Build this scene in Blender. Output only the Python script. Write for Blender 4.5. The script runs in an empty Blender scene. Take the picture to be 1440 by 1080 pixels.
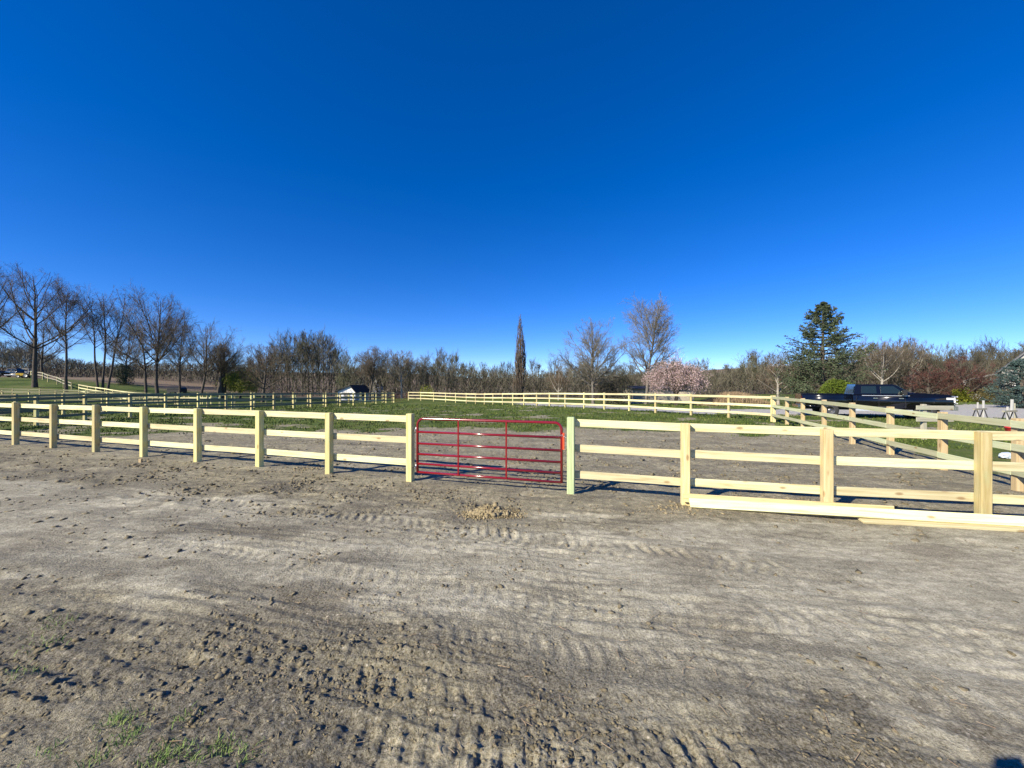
import bpy, bmesh, math
import numpy as np
from mathutils import Vector, Matrix

sc = bpy.context.scene
COL = sc.collection
PI = math.pi
# ------------------------------------------------------------------ camera, sky, sun, exposure
CAMZ = 2.0
FPX = 541.0                       # focal length in pixels of a 1440 px wide picture
cam_d = bpy.data.cameras.new('camera')
cam_d.sensor_width = 36; cam_d.lens = FPX / 1440 * 36
cam_d.clip_start = 0.05; cam_d.clip_end = 6000
cam = bpy.data.objects.new('camera', cam_d); COL.objects.link(cam)
cam.location = (0, 0, CAMZ); cam.rotation_euler = (PI / 2, 0, 0)
sc.camera = cam

SUN_AZ = math.atan2(-0.787, -0.617)       # azimuth from +Y towards +X
SUN_EL = math.radians(31)
to_sun = Vector((math.sin(SUN_AZ) * math.cos(SUN_EL), math.cos(SUN_AZ) * math.cos(SUN_EL), math.sin(SUN_EL)))
w = bpy.data.worlds.new('World'); sc.world = w; w.use_nodes = True
nt = w.node_tree; nt.nodes.clear()
sky = nt.nodes.new('ShaderNodeTexSky'); sky.sky_type = 'NISHITA'; sky.sun_disc = False
sky.sun_elevation = SUN_EL; sky.sun_rotation = SUN_AZ % (2 * PI)
sky.air_density = 0.5; sky.dust_density = 0.0; sky.ozone_density = 3.0; sky.altitude = 0
hs = nt.nodes.new('ShaderNodeHueSaturation'); hs.inputs['Saturation'].default_value = 1.47
hs.inputs['Hue'].default_value = 0.516
gam = nt.nodes.new('ShaderNodeGamma'); gam.inputs[1].default_value = 0.82
bg = nt.nodes.new('ShaderNodeBackground'); bg.inputs['Strength'].default_value = 0.15
wo = nt.nodes.new('ShaderNodeOutputWorld')
nt.links.new(sky.outputs[0], gam.inputs[0]); nt.links.new(gam.outputs[0], hs.inputs['Color']); nt.links.new(hs.outputs[0], bg.inputs[0]); nt.links.new(bg.outputs[0], wo.inputs[0])
sd = bpy.data.lights.new('sun', 'SUN'); sd.energy = 4.5; sd.angle = math.radians(0.5); sd.color = (1.0, 0.91, 0.74)
so = bpy.data.objects.new('sun', sd); COL.objects.link(so)
so.rotation_euler = to_sun.to_track_quat('Z', 'Y').to_euler()
sc.view_settings.view_transform = 'Standard'; sc.view_settings.look = 'None'
sc.view_settings.gamma = 1.0; sc.view_settings.exposure = 0.88; sc.view_settings.use_curve_mapping = False

# ------------------------------------------------------------------ numpy noise
def _h(ix, iy, seed):
    n = (ix.astype(np.int64) * 374761393 + iy.astype(np.int64) * 668265263 + seed * 1442695041) & 0xffffffff
    n = ((n ^ (n >> 13)) * 1274126177) & 0xffffffff
    n = ((n ^ (n >> 16)) * 2246822519) & 0xffffffff
    return ((n ^ (n >> 15)) & 0xffffff) / float(0xffffff)
def gnoise(x, y, seed=0):
    x = np.asarray(x, float); y = np.asarray(y, float)
    ix = np.floor(x); iy = np.floor(y); fx = x - ix; fy = y - iy
    u = fx * fx * fx * (fx * (fx * 6 - 15) + 10); v = fy * fy * fy * (fy * (fy * 6 - 15) + 10)
    def g(dx, dy):
        a = _h(ix + dx, iy + dy, seed) * 2 * PI
        return np.cos(a) * (fx - dx) + np.sin(a) * (fy - dy)
    a = g(0, 0) * (1 - u) + g(1, 0) * u
    b = g(0, 1) * (1 - u) + g(1, 1) * u
    return (a * (1 - v) + b * v) * 1.5
def fbm(x, y, seed=0, oct=4, gain=0.5):
    s = 0; a = 1
    for i in range(oct):
        s = s + a * gnoise(x * 2 ** i + 17.3 * i, y * 2 ** i - 9.1 * i, seed + i); a *= gain
    return s
def sst(a, b, x):
    t = np.clip((x - a) / (b - a), 0, 1); return t * t * (3 - 2 * t)
def bumpf(x, y, cx, cy, rx, ry):
    return np.exp(-(((x - cx) / rx) ** 2 + ((y - cy) / ry) ** 2))

# ------------------------------------------------------------------ terrain height
def terrain(x, y):
    x = np.asarray(x, float); y = np.asarray(y, float)
    r = np.hypot(x, y)
    z = -0.76 * sst(22, 64, y) * (1 - 0.9 * sst(16, 40, x - 0.10 * y))
    z = z - 0.05 * sst(1.5, 5, x) * (1 - sst(9, 14, y))
    z = z + 4.2 * sst(0, 1, np.clip((-x - 38 - 0.0 * y) / 62, 0, 1)) * sst(36, 74, y)
    z = z + 9.0 * sst(120, 420, r) * (y > -50) + 9 * sst(140, 420, r) * sst(50, 260, x)
    z = z + 0.25 * fbm(x / 30, y / 30, 5, 2) * sst(25, 60, r)
    return z
def tz(x, y): return float(terrain(x, y))
def at(px, Y):                       # ground point seen in column px of the photograph, Y metres away
    return ((px - 720) / FPX * Y, Y)

def F3x(y): return 13.9 - (20.4 - y) * 0.319
def road_mask(x, y):                 # pale packed lane
    yc = np.where(x < 0, 4.15 - 0.235 * x, 4.15 - 0.17 * x)
    hw = np.where(x < 0, 1.25 - 0.035 * x, 1.45 + 0.16 * x)
    d = np.abs(y - yc) / hw + 0.35 * fbm(x * 0.8, y * 1.6, 11, 4)
    return 1 - sst(0.7, 1.25, d)
def drive_mask(x, y):
    k_ = np.maximum(15 - x, 0)
    yc = 29.0 + k_ * 1.45
    d = np.abs(y - yc) / np.sqrt(1 + (1.45 * sst(0, 2, k_)) ** 2)
    hw = 3.4 + sst(22, 34, x) * 6.5
    m = 1 - sst(-0.25, 0.25, d - hw + 0.3 * fbm(x * .5, y * .5, 71, 3))
    return m * sst(-1, 3, x)
def grass_mask(x, y):
    yg = 16.8 + 0.02 * x + 2.6 * fbm(x * 0.22, y * 0.3, 31, 4)
    inside = sst(-1.8, 1.8, y - yg)
    right = sst(0.5, 1.2, x - F3x(y) + 0.5 * fbm(x, y, 37, 2)) * sst(7, 8.5, y)
    m = np.maximum(inside, right)
    patch = fbm(x * 0.35, y * 0.5, 41, 4)
    m = m * (1 - 0.7 * sst(0.25, 0.6, patch) * (y < 45))
    m = np.where(y < -6, 0.9, m)
    return m * (1 - drive_mask(x, y))

# clumpy rough soil: relief in metres
def relief(x, y, det):
    """det = local mesh spacing; octaves finer than the mesh are faded out"""
    rm = road_mask(x, y); gm = grass_mask(x, y)
    # where heavy clods are: strip in front of the fence at left, and the churned foreground
    fl = y - (6.6 - 0.33 * x)                      # >0 behind the fence line
    strip = sst(-4.2, -2.2, fl + 0.4 * fbm(x, y, 3, 2)) * (1 - sst(-0.4, 1.0, fl)) * sst(1.5, -2.0, x)
    front = sst(3.6, 2.4, y + 0.25 * x + 0.5 * fbm(x * .9, y * .9, 9, 3))
    front = np.maximum(front, sst(2.9, 2.3, y) * sst(-.2, .3, fbm(x * 1.1, y * 1.3, 19, 3)))
    pad = sst(0.2, 2.0, fl)
    a = 0.38 + 0.6 * strip + 0.12 * front * (1 - 0.5 * rm) + 0.35 * pad
    a = a * (1 - 0.60 * rm) * (1 - 0.8 * gm)
    patch = 0.55 + 0.9 * sst(-0.35, 0.5, fbm(x * 0.9, y * 1.1, 57, 3))
    a = a * patch
    def w(wl): return np.clip((wl / np.maximum(det, 1e-4) - 1.3) / 1.6, 0, 1)
    z = 0.020 * fbm(x * 0.7, y * 0.9, 1, 2) + 0.03 * a * gnoise(x * 1.9, y * 2.2, 2)
    z = z + a * 0.018 * (0.45 - np.abs(gnoise(x * 4.6 + .3 * gnoise(x * 9, y * 9, 8), y * 4.6, 4))) * w(.22)
    z = z + a * 0.018 * (0.4 - np.abs(gnoise(x * 10.5, y * 10.5, 6))) * w(.1)
    z = z + a * 0.014 * (0.4 - np.abs(gnoise(x * 15 + .5 * gnoise(x * 30, y * 30, 66), y * 17, 67))) * w(.07)
    n = gnoise(x * 19, y * 19, 7)
    z = z + a * 0.020 * np.clip(n, -.25, 1) * w(.055)
    z = z + a * 0.012 * np.clip(gnoise(x * 31, y * 31, 68), -.2, 1) * w(.034)
    z = z + a * 0.009 * gnoise(x * 43, y * 43, 12) * w(.024)
    ca, sa = math.cos(math.radians(-13)), math.sin(math.radians(-13))
    u_ = x * ca + y * sa; v_ = -x * sa + y * ca + .06 * gnoise(x * .7, y * .7, 501)
    stk = gnoise(u_ * 1.4, v_ * 9, 502) + .6 * gnoise(u_ * 3, v_ * 21, 503) * w(.05)
    z = z + 0.010 * gnoise(u_ * .5, v_ * 3.6, 505) * (1 - gm) + 0.013 * stk * (1 - gm) * (.35 + 1.1 * sst(-.3, .4, fbm(x * .5, y * .8, 504, 2))) * w(.11)
    z = z + (0.004 * gnoise(x * 25, y * 30, 14) * w(.04)) * (1 - gm)
    # wheel tracks: (x0,y0, dirx,diry, half width, lug pitch, depth, slant, range)
    for (x0, y0, ang, hw, pitch, dep, slant, u0, u1, sd_) in TRACKS:
        c, s = math.cos(ang), math.sin(ang)
        u = (x - x0) * c + (y - y0) * s; v = -(x - x0) * s + (y - y0) * c
        v = v + 0.05 * gnoise(u * .8, v * 0, sd_)
        inb = (1 - sst(hw * .85, hw * 1.1, np.abs(v))) * sst(u0, u0 + .4, u) * (1 - sst(u1 - .4, u1, u))
        inb = inb * (0.25 + 0.75 * sst(-.3, .25, fbm(u * 1.3, v * 2, sd_ + 3, 2)))
        ph = (u + slant * np.abs(v)) / pitch
        lug = 1 - sst(.12, .34, np.abs(ph - np.floor(ph) - .5)) 
        berm = np.exp(-((np.abs(v) - hw * 1.25) / (hw * .22)) ** 2) * sst(u0, u0 + .4, u) * (1 - sst(u1 - .4, u1, u))
        z = z + inb * (-0.4 * dep + dep * (lug - .5) * 0.9 * w(pitch * .6)) + berm * dep * 0.5 * (0.6 + fbm(u * 6, v * 6, sd_ + 9, 2))
    return z
TRACKS = [
    (0.1, 2.06, math.radians(-3), 0.18, 0.125, 0.022, 0.1, -0.75, 1.35, 101),
    (-3.0, 3.05, math.radians(-15), 0.20, 0.13, 0.014, 0.5, -2.6, 4.2, 111),
    (-2.2, 2.45, math.radians(-15), 0.19, 0.13, 0.013, 0.3, -2.6, 2.6, 181),
    (1.0, 2.75, math.radians(-9), 0.19, 0.13, 0.010, 0.3, -2.0, 3.6, 191),
    (-4.0, 4.6, math.radians(-15), 0.20, 0.14, 0.010, 0.3, -5.0, 5.0, 193),
    (-2.0, 5.6, math.radians(-16), 0.20, 0.15, 0.026, 0.4, -6.0, 5.5, 121),
    (-5.0, 7.6, math.radians(-16), 0.18, 0.15, 0.024, 0.4, -8.0, 3.4, 131),
    (2.0, 3.3, math.radians(-8), 0.20, 0.14, 0.010, 0.3, -2.0, 3.0, 141),
    (4.0, 7.9, math.radians(-14), 0.2, 0.16, 0.012, 0.3, -4.0, 5.0, 171),
]

# ------------------------------------------------------------------ mesh helpers
def mesh_np(name, V, F, mat=None, smooth=False):
    me = bpy.data.meshes.new(name)
    V = np.ascontiguousarray(V, dtype=np.float32); F = np.ascontiguousarray(F, dtype=np.int32)
    n, (m, k) = len(V), F.shape
    me.vertices.add(n); me.vertices.foreach_set('co', V.ravel())
    me.loops.add(m * k); me.loops.foreach_set('vertex_index', F.ravel())
    me.polygons.add(m); me.polygons.foreach_set('loop_start', np.arange(0, m * k, k, dtype=np.int32))
    if smooth: me.polygons.foreach_set('use_smooth', np.ones(m, dtype=bool))
    me.update(calc_edges=True)
    if mat: me.materials.append(mat)
    return me
def tag(o, label=None, cat=None, group=None, kind=None):
    if label: o['label'] = label
    if cat: o['category'] = cat
    if group: o['group'] = group
    if kind: o['kind'] = kind
    return o
def link(name, me, parent=None, loc=None):
    o = bpy.data.objects.new(name, me); COL.objects.link(o)
    if parent is not None: o.parent = parent
    if loc is not None: o.location = loc
    return o
def empty(name, loc, rz=0.0, label=None, cat=None, group=None):
    o = bpy.data.objects.new(name, None); COL.objects.link(o)
    o.location = loc; o.rotation_euler = (0, 0, rz); o.empty_display_size = .2
    return tag(o, label, cat, group)
def bm_obj(name, bm, mat, parent=None, smooth=False, bevel=0.0):
    me = bpy.data.meshes.new(name)
    if bevel > 0:
        bmesh.ops.bevel(bm, geom=[e for e in bm.edges if e.is_manifold and e.calc_face_angle(0) > .5], offset=bevel, segments=2, affect='EDGES', profile=.6)
    bmesh.ops.recalc_face_normals(bm, faces=bm.faces)
    bm.to_mesh(me); bm.free()
    if smooth:
        for p in me.polygons: p.use_smooth = True
    me.materials.append(mat)
    return link(name, me, parent)
def add_box(bm, x0, x1, y0, y1, z0, z1, M=None):
    vs = [bm.verts.new((x, y, z)) for z in (z0, z1) for y in (y0, y1) for x in (x0, x1)]
    for f in ((0, 2, 3, 1), (4, 5, 7, 6), (0, 1, 5, 4), (2, 6, 7, 3), (0, 4, 6, 2), (1, 3, 7, 5)):
        bm.faces.new([vs[i] for i in f])
    if M is not None: bmesh.ops.transform(bm, matrix=M, verts=vs)
    return vs
def add_prism(bm, poly, y0, y1):      # polygon in xz, extruded along y
    a = [bm.verts.new((x, y0, z)) for x, z in poly]; b = [bm.verts.new((x, y1, z)) for x, z in poly]
    bm.faces.new(a); bm.faces.new(b[::-1])
    n = len(poly)
    for i in range(n): bm.faces.new((a[i], b[i], b[(i + 1) % n], a[(i + 1) % n]))
    return a + b
def add_lathe(bm, prof, c, axis='y', seg=24):   # prof: (radius, offset along the axis)
    rings = []
    for r, t in prof:
        ring = []
        for i in range(seg):
            a = 2 * PI * i / seg
            if axis == 'y': co = (c[0] + r * math.cos(a), c[1] + t, c[2] + r * math.sin(a))
            else: co = (c[0] + r * math.cos(a), c[1] + r * math.sin(a), c[2] + t)
            ring.append(bm.verts.new(co))
        rings.append(ring)
    for q in range(len(rings) - 1):
        for i in range(seg):
            bm.faces.new((rings[q][i], rings[q][(i + 1) % seg], rings[q + 1][(i + 1) % seg], rings[q + 1][i]))
    bm.faces.new(rings[0]); bm.faces.new(rings[-1][::-1])
def add_tube(bm, pts, r, seg=10):
    pts = [Vector(p) for p in pts]; rings = []
    for i, p in enumerate(pts):
        d = (pts[min(i + 1, len(pts) - 1)] - pts[max(i - 1, 0)]).normalized()
        up = Vector((0, 1, 0)) if abs(d.y) < .9 else Vector((1, 0, 0))
        a = d.cross(up).normalized(); b = d.cross(a)
        rr = r[i] if isinstance(r, (list, tuple)) else r
        rings.append([bm.verts.new(p + rr * (math.cos(2 * PI * k / seg) * a + math.sin(2 * PI * k / seg) * b)) for k in range(seg)])
    for q in range(len(rings) - 1):
        for k in range(seg):
            bm.faces.new((rings[q][k], rings[q][(k + 1) % seg], rings[q + 1][(k + 1) % seg], rings[q + 1][k]))
    bm.faces.new(rings[0][::-1]); bm.faces.new(rings[-1])
def tubes_np(A, B, ra, rb, n):
    A = np.asarray(A); B = np.asarray(B); d = B - A
    L = np.linalg.norm(d, axis=1, keepdims=True) + 1e-9; d = d / L
    ref = np.where(np.abs(d[:, 2:3]) < .9, np.array([[0, 0, 1.]]), np.array([[1., 0, 0]]))
    u = np.cross(d, ref); u /= np.linalg.norm(u, axis=1, keepdims=True) + 1e-9; v = np.cross(d, u)
    ang = np.arange(n) * 2 * PI / n
    off = np.cos(ang)[None, :, None] * u[:, None, :] + np.sin(ang)[None, :, None] * v[:, None, :]
    VA = A[:, None, :] + off * ra[:, None, None]; VB = B[:, None, :] + off * rb[:, None, None]
    V = np.concatenate([VA, VB], 1).reshape(-1, 3)
    base = (np.arange(len(A)) * 2 * n)[:, None]
    i = np.arange(n); j = (i + 1) % n
    F = np.stack([base + i, base + j, base + n + j, base + n + i], -1).reshape(-1, 4)
    return V, F
def ribbons_np(rng, A, B, wa, wb):
    d = B - A; r = rng.normal(size=A.shape); s = np.cross(d, r); s /= np.linalg.norm(s, axis=1, keepdims=True) + 1e-9
    V = np.stack([A - s * wa[:, None], A + s * wa[:, None], B + s * wb[:, None], B - s * wb[:, None]], 1).reshape(-1, 3)
    F = np.arange(len(A) * 4).reshape(-1, 4)
    return V, F
def joinVF(parts):
    Vs, Fs, o = [], [], 0
    for V, F in parts:
        Vs.append(V); Fs.append(F + o); o += len(V)
    return np.concatenate(Vs), np.concatenate(Fs)

# ------------------------------------------------------------------ materials
def mat(name, col=(.5, .5, .5), rough=.8, metal=0.0, spec=.5, coat=0.0):
    m = bpy.data.materials.new(name); m.use_nodes = True
    b = m.node_tree.nodes['Principled BSDF']
    b.inputs['Base Color'].default_value = (*col, 1); b.inputs['Roughness'].default_value = rough
    b.inputs['Metallic'].default_value = metal; b.inputs['Specular IOR Level'].default_value = spec
    b.inputs['Coat Weight'].default_value = coat
    return m
class N:
    def __init__(s, m): s.t = m.node_tree; s.b = s.t.nodes['Principled BSDF']
    def n(s, ty, **kw):
        nd = s.t.nodes.new(ty)
        for k, v in kw.items():
            if k.startswith('i_'): nd.inputs[k[2:].replace('_', ' ')].default_value = v
            else: setattr(nd, k, v)
        return nd
    def l(s, a, b): s.t.links.new(a, b)
    def noise(s, vec, scale, detail=4, rough=.55, dist=0):
        nd = s.n('ShaderNodeTexNoise'); nd.inputs['Scale'].default_value = scale; nd.inputs['Detail'].default_value = detail
        nd.inputs['Roughness'].default_value = rough; nd.inputs['Distortion'].default_value = dist
        if vec is not None: s.l(vec, nd.inputs['Vector'])
        return nd.outputs['Fac']
    def ramp(s, fac, stops):
        nd = s.n('ShaderNodeValToRGB'); cr = nd.color_ramp
        while len(cr.elements) < len(stops): cr.elements.new(.5)
        for e, (p, c) in zip(cr.elements, stops):
            e.position = p; e.color = (*c, 1) if len(c) == 3 else c
        s.l(fac, nd.inputs[0]); return nd.outputs[0]
    def mix(s, fac, a, b, mode='MIX'):
        nd = s.n('ShaderNodeMix', data_type='RGBA', blend_type=mode)
        for sock, v in ((nd.inputs[0], fac), (nd.inputs[6], a), (nd.inputs[7], b)):
            if isinstance(v, (int, float)): sock.default_value = v
            elif isinstance(v, tuple): sock.default_value = (*v, 1)
            else: s.l(v, sock)
        return nd.outputs[2]
    def mapr(s, v, a, b, c=0., d=1.):
        nd = s.n('ShaderNodeMapRange', interpolation_type='SMOOTHSTEP')
        s.l(v, nd.inputs[0])
        for i, q in enumerate((a, b, c, d)): nd.inputs[i + 1].default_value = q
        return nd.outputs[0]
    def attr(s, name): 
        return s.n('ShaderNodeAttribute', attribute_name=name).outputs['Fac']
    def bump(s, h, strength, dist):
        nd = s.n('ShaderNodeBump'); nd.inputs['Strength'].default_value = strength; nd.inputs['Distance'].default_value = dist
        s.l(h, nd.inputs['Height']); return nd
    def math(s, op, a, b=None):
        nd = s.n('ShaderNodeMath', operation=op)
        for i, v in enumerate((a, b)):
            if v is None: continue
            if isinstance(v, (int, float)): nd.inputs[i].default_value = v
            else: s.l(v, nd.inputs[i])
        return nd.outputs[0]

def ground_mat():
    m = mat('soil_and_grass', rough=.95, spec=.15); k = N(m)
    P = k.n('ShaderNodeNewGeometry').outputs['Position']
    pale, grass, drive, dry, damp = (k.attr(a) for a in ('pale', 'grass', 'drive', 'dry', 'damp'))
    mp = k.n('ShaderNodeMapping'); mp.inputs['Rotation'].default_value = (0, 0, math.radians(14)); mp.inputs['Scale'].default_value = (.45, 1.5, 1); k.l(P, mp.inputs[0])
    n1 = k.noise(mp.outputs[0], 1.3, 7, .62); n2 = k.noise(P, 9, 6, .65); n3 = k.noise(P, 60, 5, .7)
    n4 = k.noise(P, 0.7, 3, .5)
    mp5 = k.n('ShaderNodeMapping'); mp5.inputs['Rotation'].default_value = (0, 0, math.radians(13)); mp5.inputs['Scale'].default_value = (1.3, 7, 1); k.l(P, mp5.inputs[0])
    n5 = k.noise(mp5.outputs[0], 2.2, 7, .68, .4)
    n1 = k.math('ADD', k.math('MULTIPLY', n1, .5), k.math('MULTIPLY', n5, .5))
    base = k.ramp(k.math('ADD', k.math('MULTIPLY', n1, .5), k.math('MULTIPLY', n2, .5)),
                  [(.38, (.075, .063, .034)), (.46, (.160, .137, .078)), (.53, (.255, .222, .132)), (.64, (.52, .46, .295))])
    palec = k.ramp(k.math('ADD', k.math('MULTIPLY', n1, .6), k.math('MULTIPLY', n2, .4)),
                   [(.40, (.235, .214, .150)), (.5, (.39, .36, .262)), (.60, (.64, .592, .445))])
    c = k.mix(pale, base, palec)
    dampc = k.ramp(n2, [(.3, (.055, .048, .030)), (.7, (.145, .126, .082))])
    c = k.mix(damp, c, dampc)
    c = k.mix(k.mapr(n4, .5, .72, 0, .35), c, (.22, .185, .12))
    # bright crumbs and light dust
    vor = k.n('ShaderNodeTexVoronoi'); vor.inputs['Scale'].default_value = 26; k.l(P, vor.inputs['Vector'])
    crumb = k.mapr(vor.outputs['Distance'], .30, .16)
    rnd = k.n('ShaderNodeSeparateColor'); k.l(vor.outputs['Color'], rnd.inputs[0])
    crumb = k.math('MULTIPLY', crumb, k.mapr(rnd.outputs[0], .86, .95))
    c = k.mix(k.math('MULTIPLY', crumb, .55), c, (.74, .67, .53))
    c = k.mix(k.mapr(n3, .32, .68, .0, 1.), k.mix(.34, c, (0.02, .015, 0.01)), k.mix(.22, c, (.9, .84, .7)))
    g1 = k.noise(P, .35, 5, .6); g2 = k.noise(P, 5, 6, .7); g3 = k.noise(P, 30, 4, .7)
    gc = k.ramp(k.math('ADD', k.math('MULTIPLY', g1, .5), k.math('ADD', k.math('MULTIPLY', g2, .3), k.math('MULTIPLY', g3, .2))),
                [(.36, (.036, .060, .014)), (.46, (.070, .104, .022)), (.53, (.100, .130, .032)), (.60, (.15, .145, .062)), (.68, (.25, .22, .12))])
    c = k.mix(k.mapr(k.math('ADD', grass, k.math('MULTIPLY', k.math('SUBTRACT', g2, .5), .8)), .35, .65), c, gc)
    dryc = k.ramp(g2, [(.3, (.15, .115, .08)), (.7, (.27, .205, .145))])
    c = k.mix(dry, c, dryc)
    dc = k.ramp(n2, [(.3, (.34, .33, .31)), (.7, (.50, .48, .44))])
    c = k.mix(drive, c, dc)
    k.l(c, k.b.inputs['Base Color'])
    hh = k.math('ADD', k.math('MULTIPLY', n3, .9), k.math('ADD', k.math('MULTIPLY', n2, 1.4), k.math('MULTIPLY', k.noise(P, 190, 3, .6), .5)))
    vor2 = k.n('ShaderNodeTexVoronoi'); vor2.inputs['Scale'].default_value = 45; k.l(P, vor2.inputs['Vector'])
    hh = k.math('SUBTRACT', hh, k.math('MULTIPLY', vor2.outputs['Distance'], .25))
    bp = k.bump(hh, .85, .02); k.l(bp.outputs[0], k.b.inputs['Normal'])
    return m
def clod_mat(name, cols):
    m = mat(name, rough=.95, spec=.15); k = N(m)
    tc = k.n('ShaderNodeNewGeometry').outputs['Position']
    n = k.noise(tc, 14, 4, .6); n2 = k.noise(tc, 90, 4, .7)
    f = k.math('ADD', k.math('MULTIPLY', n, .7), k.math('MULTIPLY', n2, .3))
    k.l(k.ramp(f, [(.32, cols[0]), (.5, cols[1]), (.68, cols[2])]), k.b.inputs['Base Color'])
    k.l(k.bump(n2, .8, .008).outputs[0], k.b.inputs['Normal'])
    return m
def wood_mat(name, a, b, c, tint=.25, tintc=(.45, .50, .28)):
    """sawn pine; the local X axis runs along the grain"""
    m = mat(name, rough=.7, spec=.3); k = N(m)
    tc = k.n('ShaderNodeTexCoord').outputs['Object']; oi = k.n('ShaderNodeObjectInfo').outputs['Random']
    off = k.n('ShaderNodeCombineXYZ'); k.l(k.math('MULTIPLY', oi, 53.), off.inputs[0]); k.l(k.math('MULTIPLY', oi, 19.), off.inputs[1]); k.l(k.math('MULTIPLY', oi, 7.), off.inputs[2])
    va = k.n('ShaderNodeVectorMath', operation='ADD'); k.l(tc, va.inputs[0]); k.l(off.outputs[0], va.inputs[1])
    mp = k.n('ShaderNodeMapping'); mp.inputs['Scale'].default_value = (1.2, 26, 26); k.l(va.outputs[0], mp.inputs[0])
    g = k.noise(mp.outputs[0], 1.0, 5, .6, .6)
    mp2 = k.n('ShaderNodeMapping'); mp2.inputs['Scale'].default_value = (1.1, 3, 3); k.l(va.outputs[0], mp2.inputs[0])
    bl = k.noise(mp2.outputs[0], 1.6, 3, .5)
    c0 = k.ramp(g, [(.30, c), (.5, b), (.68, a)])
    c1 = k.mix(k.mapr(bl, .45, .75, 0, tint * 2), c0, tintc)
    # whole-board variation
    v = k.mapr(oi, 0, 1, .76, 1.10)
    hv = k.n('ShaderNodeHueSaturation'); k.l(v, hv.inputs['Value']); k.l(c1, hv.inputs['Color']); 
    k.l(k.mapr(oi, 0.1, .9, .494, .514), hv.inputs['Hue'])
    # knots
    mp3 = k.n('ShaderNodeMapping'); mp3.inputs['Scale'].default_value = (2.6, 6.5, 6.5); k.l(va.outputs[0], mp3.inputs[0])
    vo = k.n('ShaderNodeTexVoronoi'); vo.inputs['Scale'].default_value = 1.0; k.l(mp3.outputs[0], vo.inputs['Vector'])
    sp = k.n('ShaderNodeSeparateColor'); k.l(vo.outputs['Color'], sp.inputs[0])
    kn = k.math('MULTIPLY', k.mapr(vo.outputs['Distance'], .20, .08), k.mapr(sp.outputs[1], .40, .5))
    c2 = k.mix(k.math('MULTIPLY', kn, .7), hv.outputs[0], (.24, .13, .05))
    k.l(c2, k.b.inputs['Base Color'])
    k.l(k.bump(g, .35, .003).outputs[0], k.b.inputs['Normal'])
    return m
def bark_mat(name, a, b, scale=5):
    m = mat(name, rough=.95, spec=.1); k = N(m)
    tc = k.n('ShaderNodeTexCoord').outputs['Object']
    mp = k.n('ShaderNodeMapping'); mp.inputs['Scale'].default_value = (3, 3, .6); k.l(tc, mp.inputs[0])
    n = k.noise(mp.outputs[0], scale, 4, .6)
    k.l(k.ramp(n, [(.35, a), (.65, b)]), k.b.inputs['Base Color'])
    return m
def leaf_mat(name, a, b, c, scale=1.2, trans=.0):
    m = mat(name, rough=.8, spec=.2); k = N(m)
    tc = k.n('ShaderNodeNewGeometry').outputs['Position']
    n = k.noise(tc, scale, 3, .6); n2 = k.noise(tc, scale * 9, 2, .6)
    f = k.math('ADD', k.math('MULTIPLY', n, .5), k.math('MULTIPLY', n2, .5))
    k.l(k.ramp(f, [(.36, a), (.5, b), (.64, c)]), k.b.inputs['Base Color'])
    return m

M = {}
M['ground'] = ground_mat()
M['rail'] = wood_mat('fresh_sawn_pine', (.80, .73, .45), (.71, .635, .365), (.50, .41, .20), .22, (.68, .70, .42))
M['post'] = wood_mat('treated_pine_post', (.70, .60, .31), (.60, .50, .23), (.46, .36, .14), .35, (.46, .50, .24))
M['post_green'] = wood_mat('green_treated_post', (.56, .62, .36), (.48, .55, .29), (.36, .42, .20), .3, (.40, .50, .27))
M['post_tan'] = wood_mat('tan_treated_post', (.72, .58, .34), (.62, .48, .25), (.46, .33, .15), .2, (.6, .5, .3))
M['rail_green'] = wood_mat('greenish_pine_rail', (.62, .62, .40), (.54, .54, .33), (.44, .43, .24), .3, (.48, .54, .33))
M['rail_shade'] = wood_mat('shade_toned_rail', (.30, .28, .17), (.24, .225, .13), (.17, .16, .09), .3, (.22, .24, .13))  # same pine as the other rails, their shade put into the colour
M['rail_old'] = wood_mat('weathered_rail', (.46, .42, .33), (.38, .345, .27), (.28, .25, .19), .25, (.36, .38, .26))
M['clod'] = clod_mat('soil_clods', [(.09, .075, .046), (.18, .152, .098), (.33, .285, .19)])
M['clod_tan'] = clod_mat('tan_clay', [(.15, .118, .065), (.28, .225, .13), (.44, .37, .23)])
M['grass'] = leaf_mat('grass_blades', (.038, .06, .012), (.08, .118, .022), (.17, .18, .055), .6)
M['weed'] = leaf_mat('weed_blades', (.10, .17, .04), (.18, .27, .07), (.30, .36, .12), 8)
M['straw'] = leaf_mat('dry_reeds', (.20, .14, .08), (.33, .24, .15), (.45, .34, .22), 2)
M['bark'] = bark_mat('grey_brown_bark', (.055, .046, .038), (.135, .115, .095))
M['twig'] = bark_mat('bare_twigs', (.11, .09, .066), (.20, .165, .125))
M['twig_grey'] = bark_mat('grey_twigs', (.135, .122, .092), (.23, .212, .165))
M['bark_mid'] = bark_mat('mid_grey_bark', (.10, .088, .075), (.22, .20, .175))
M['twig_warm'] = bark_mat('warm_twigs', (.12, .09, .062), (.20, .155, .11))
M['bark_pale'] = bark_mat('pale_bark', (.22, .20, .17), (.42, .39, .34))
M['twig_red'] = leaf_mat('red_budding_twigs', (.055, .026, .022), (.095, .044, .036), (.145, .075, .06), .9)
M['woods'] = leaf_mat('bare_woodland', (.055, .050, .036), (.098, .090, .064), (.165, .152, .112), .035)
M['woods_green'] = leaf_mat('budding_woodland', (.07, .07, .045), (.115, .115, .068), (.175, .17, .10), .1)
M['pink'] = leaf_mat('pink_blossom', (.50, .31, .32), (.70, .50, .50), (.88, .72, .72), 1.6)
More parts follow.
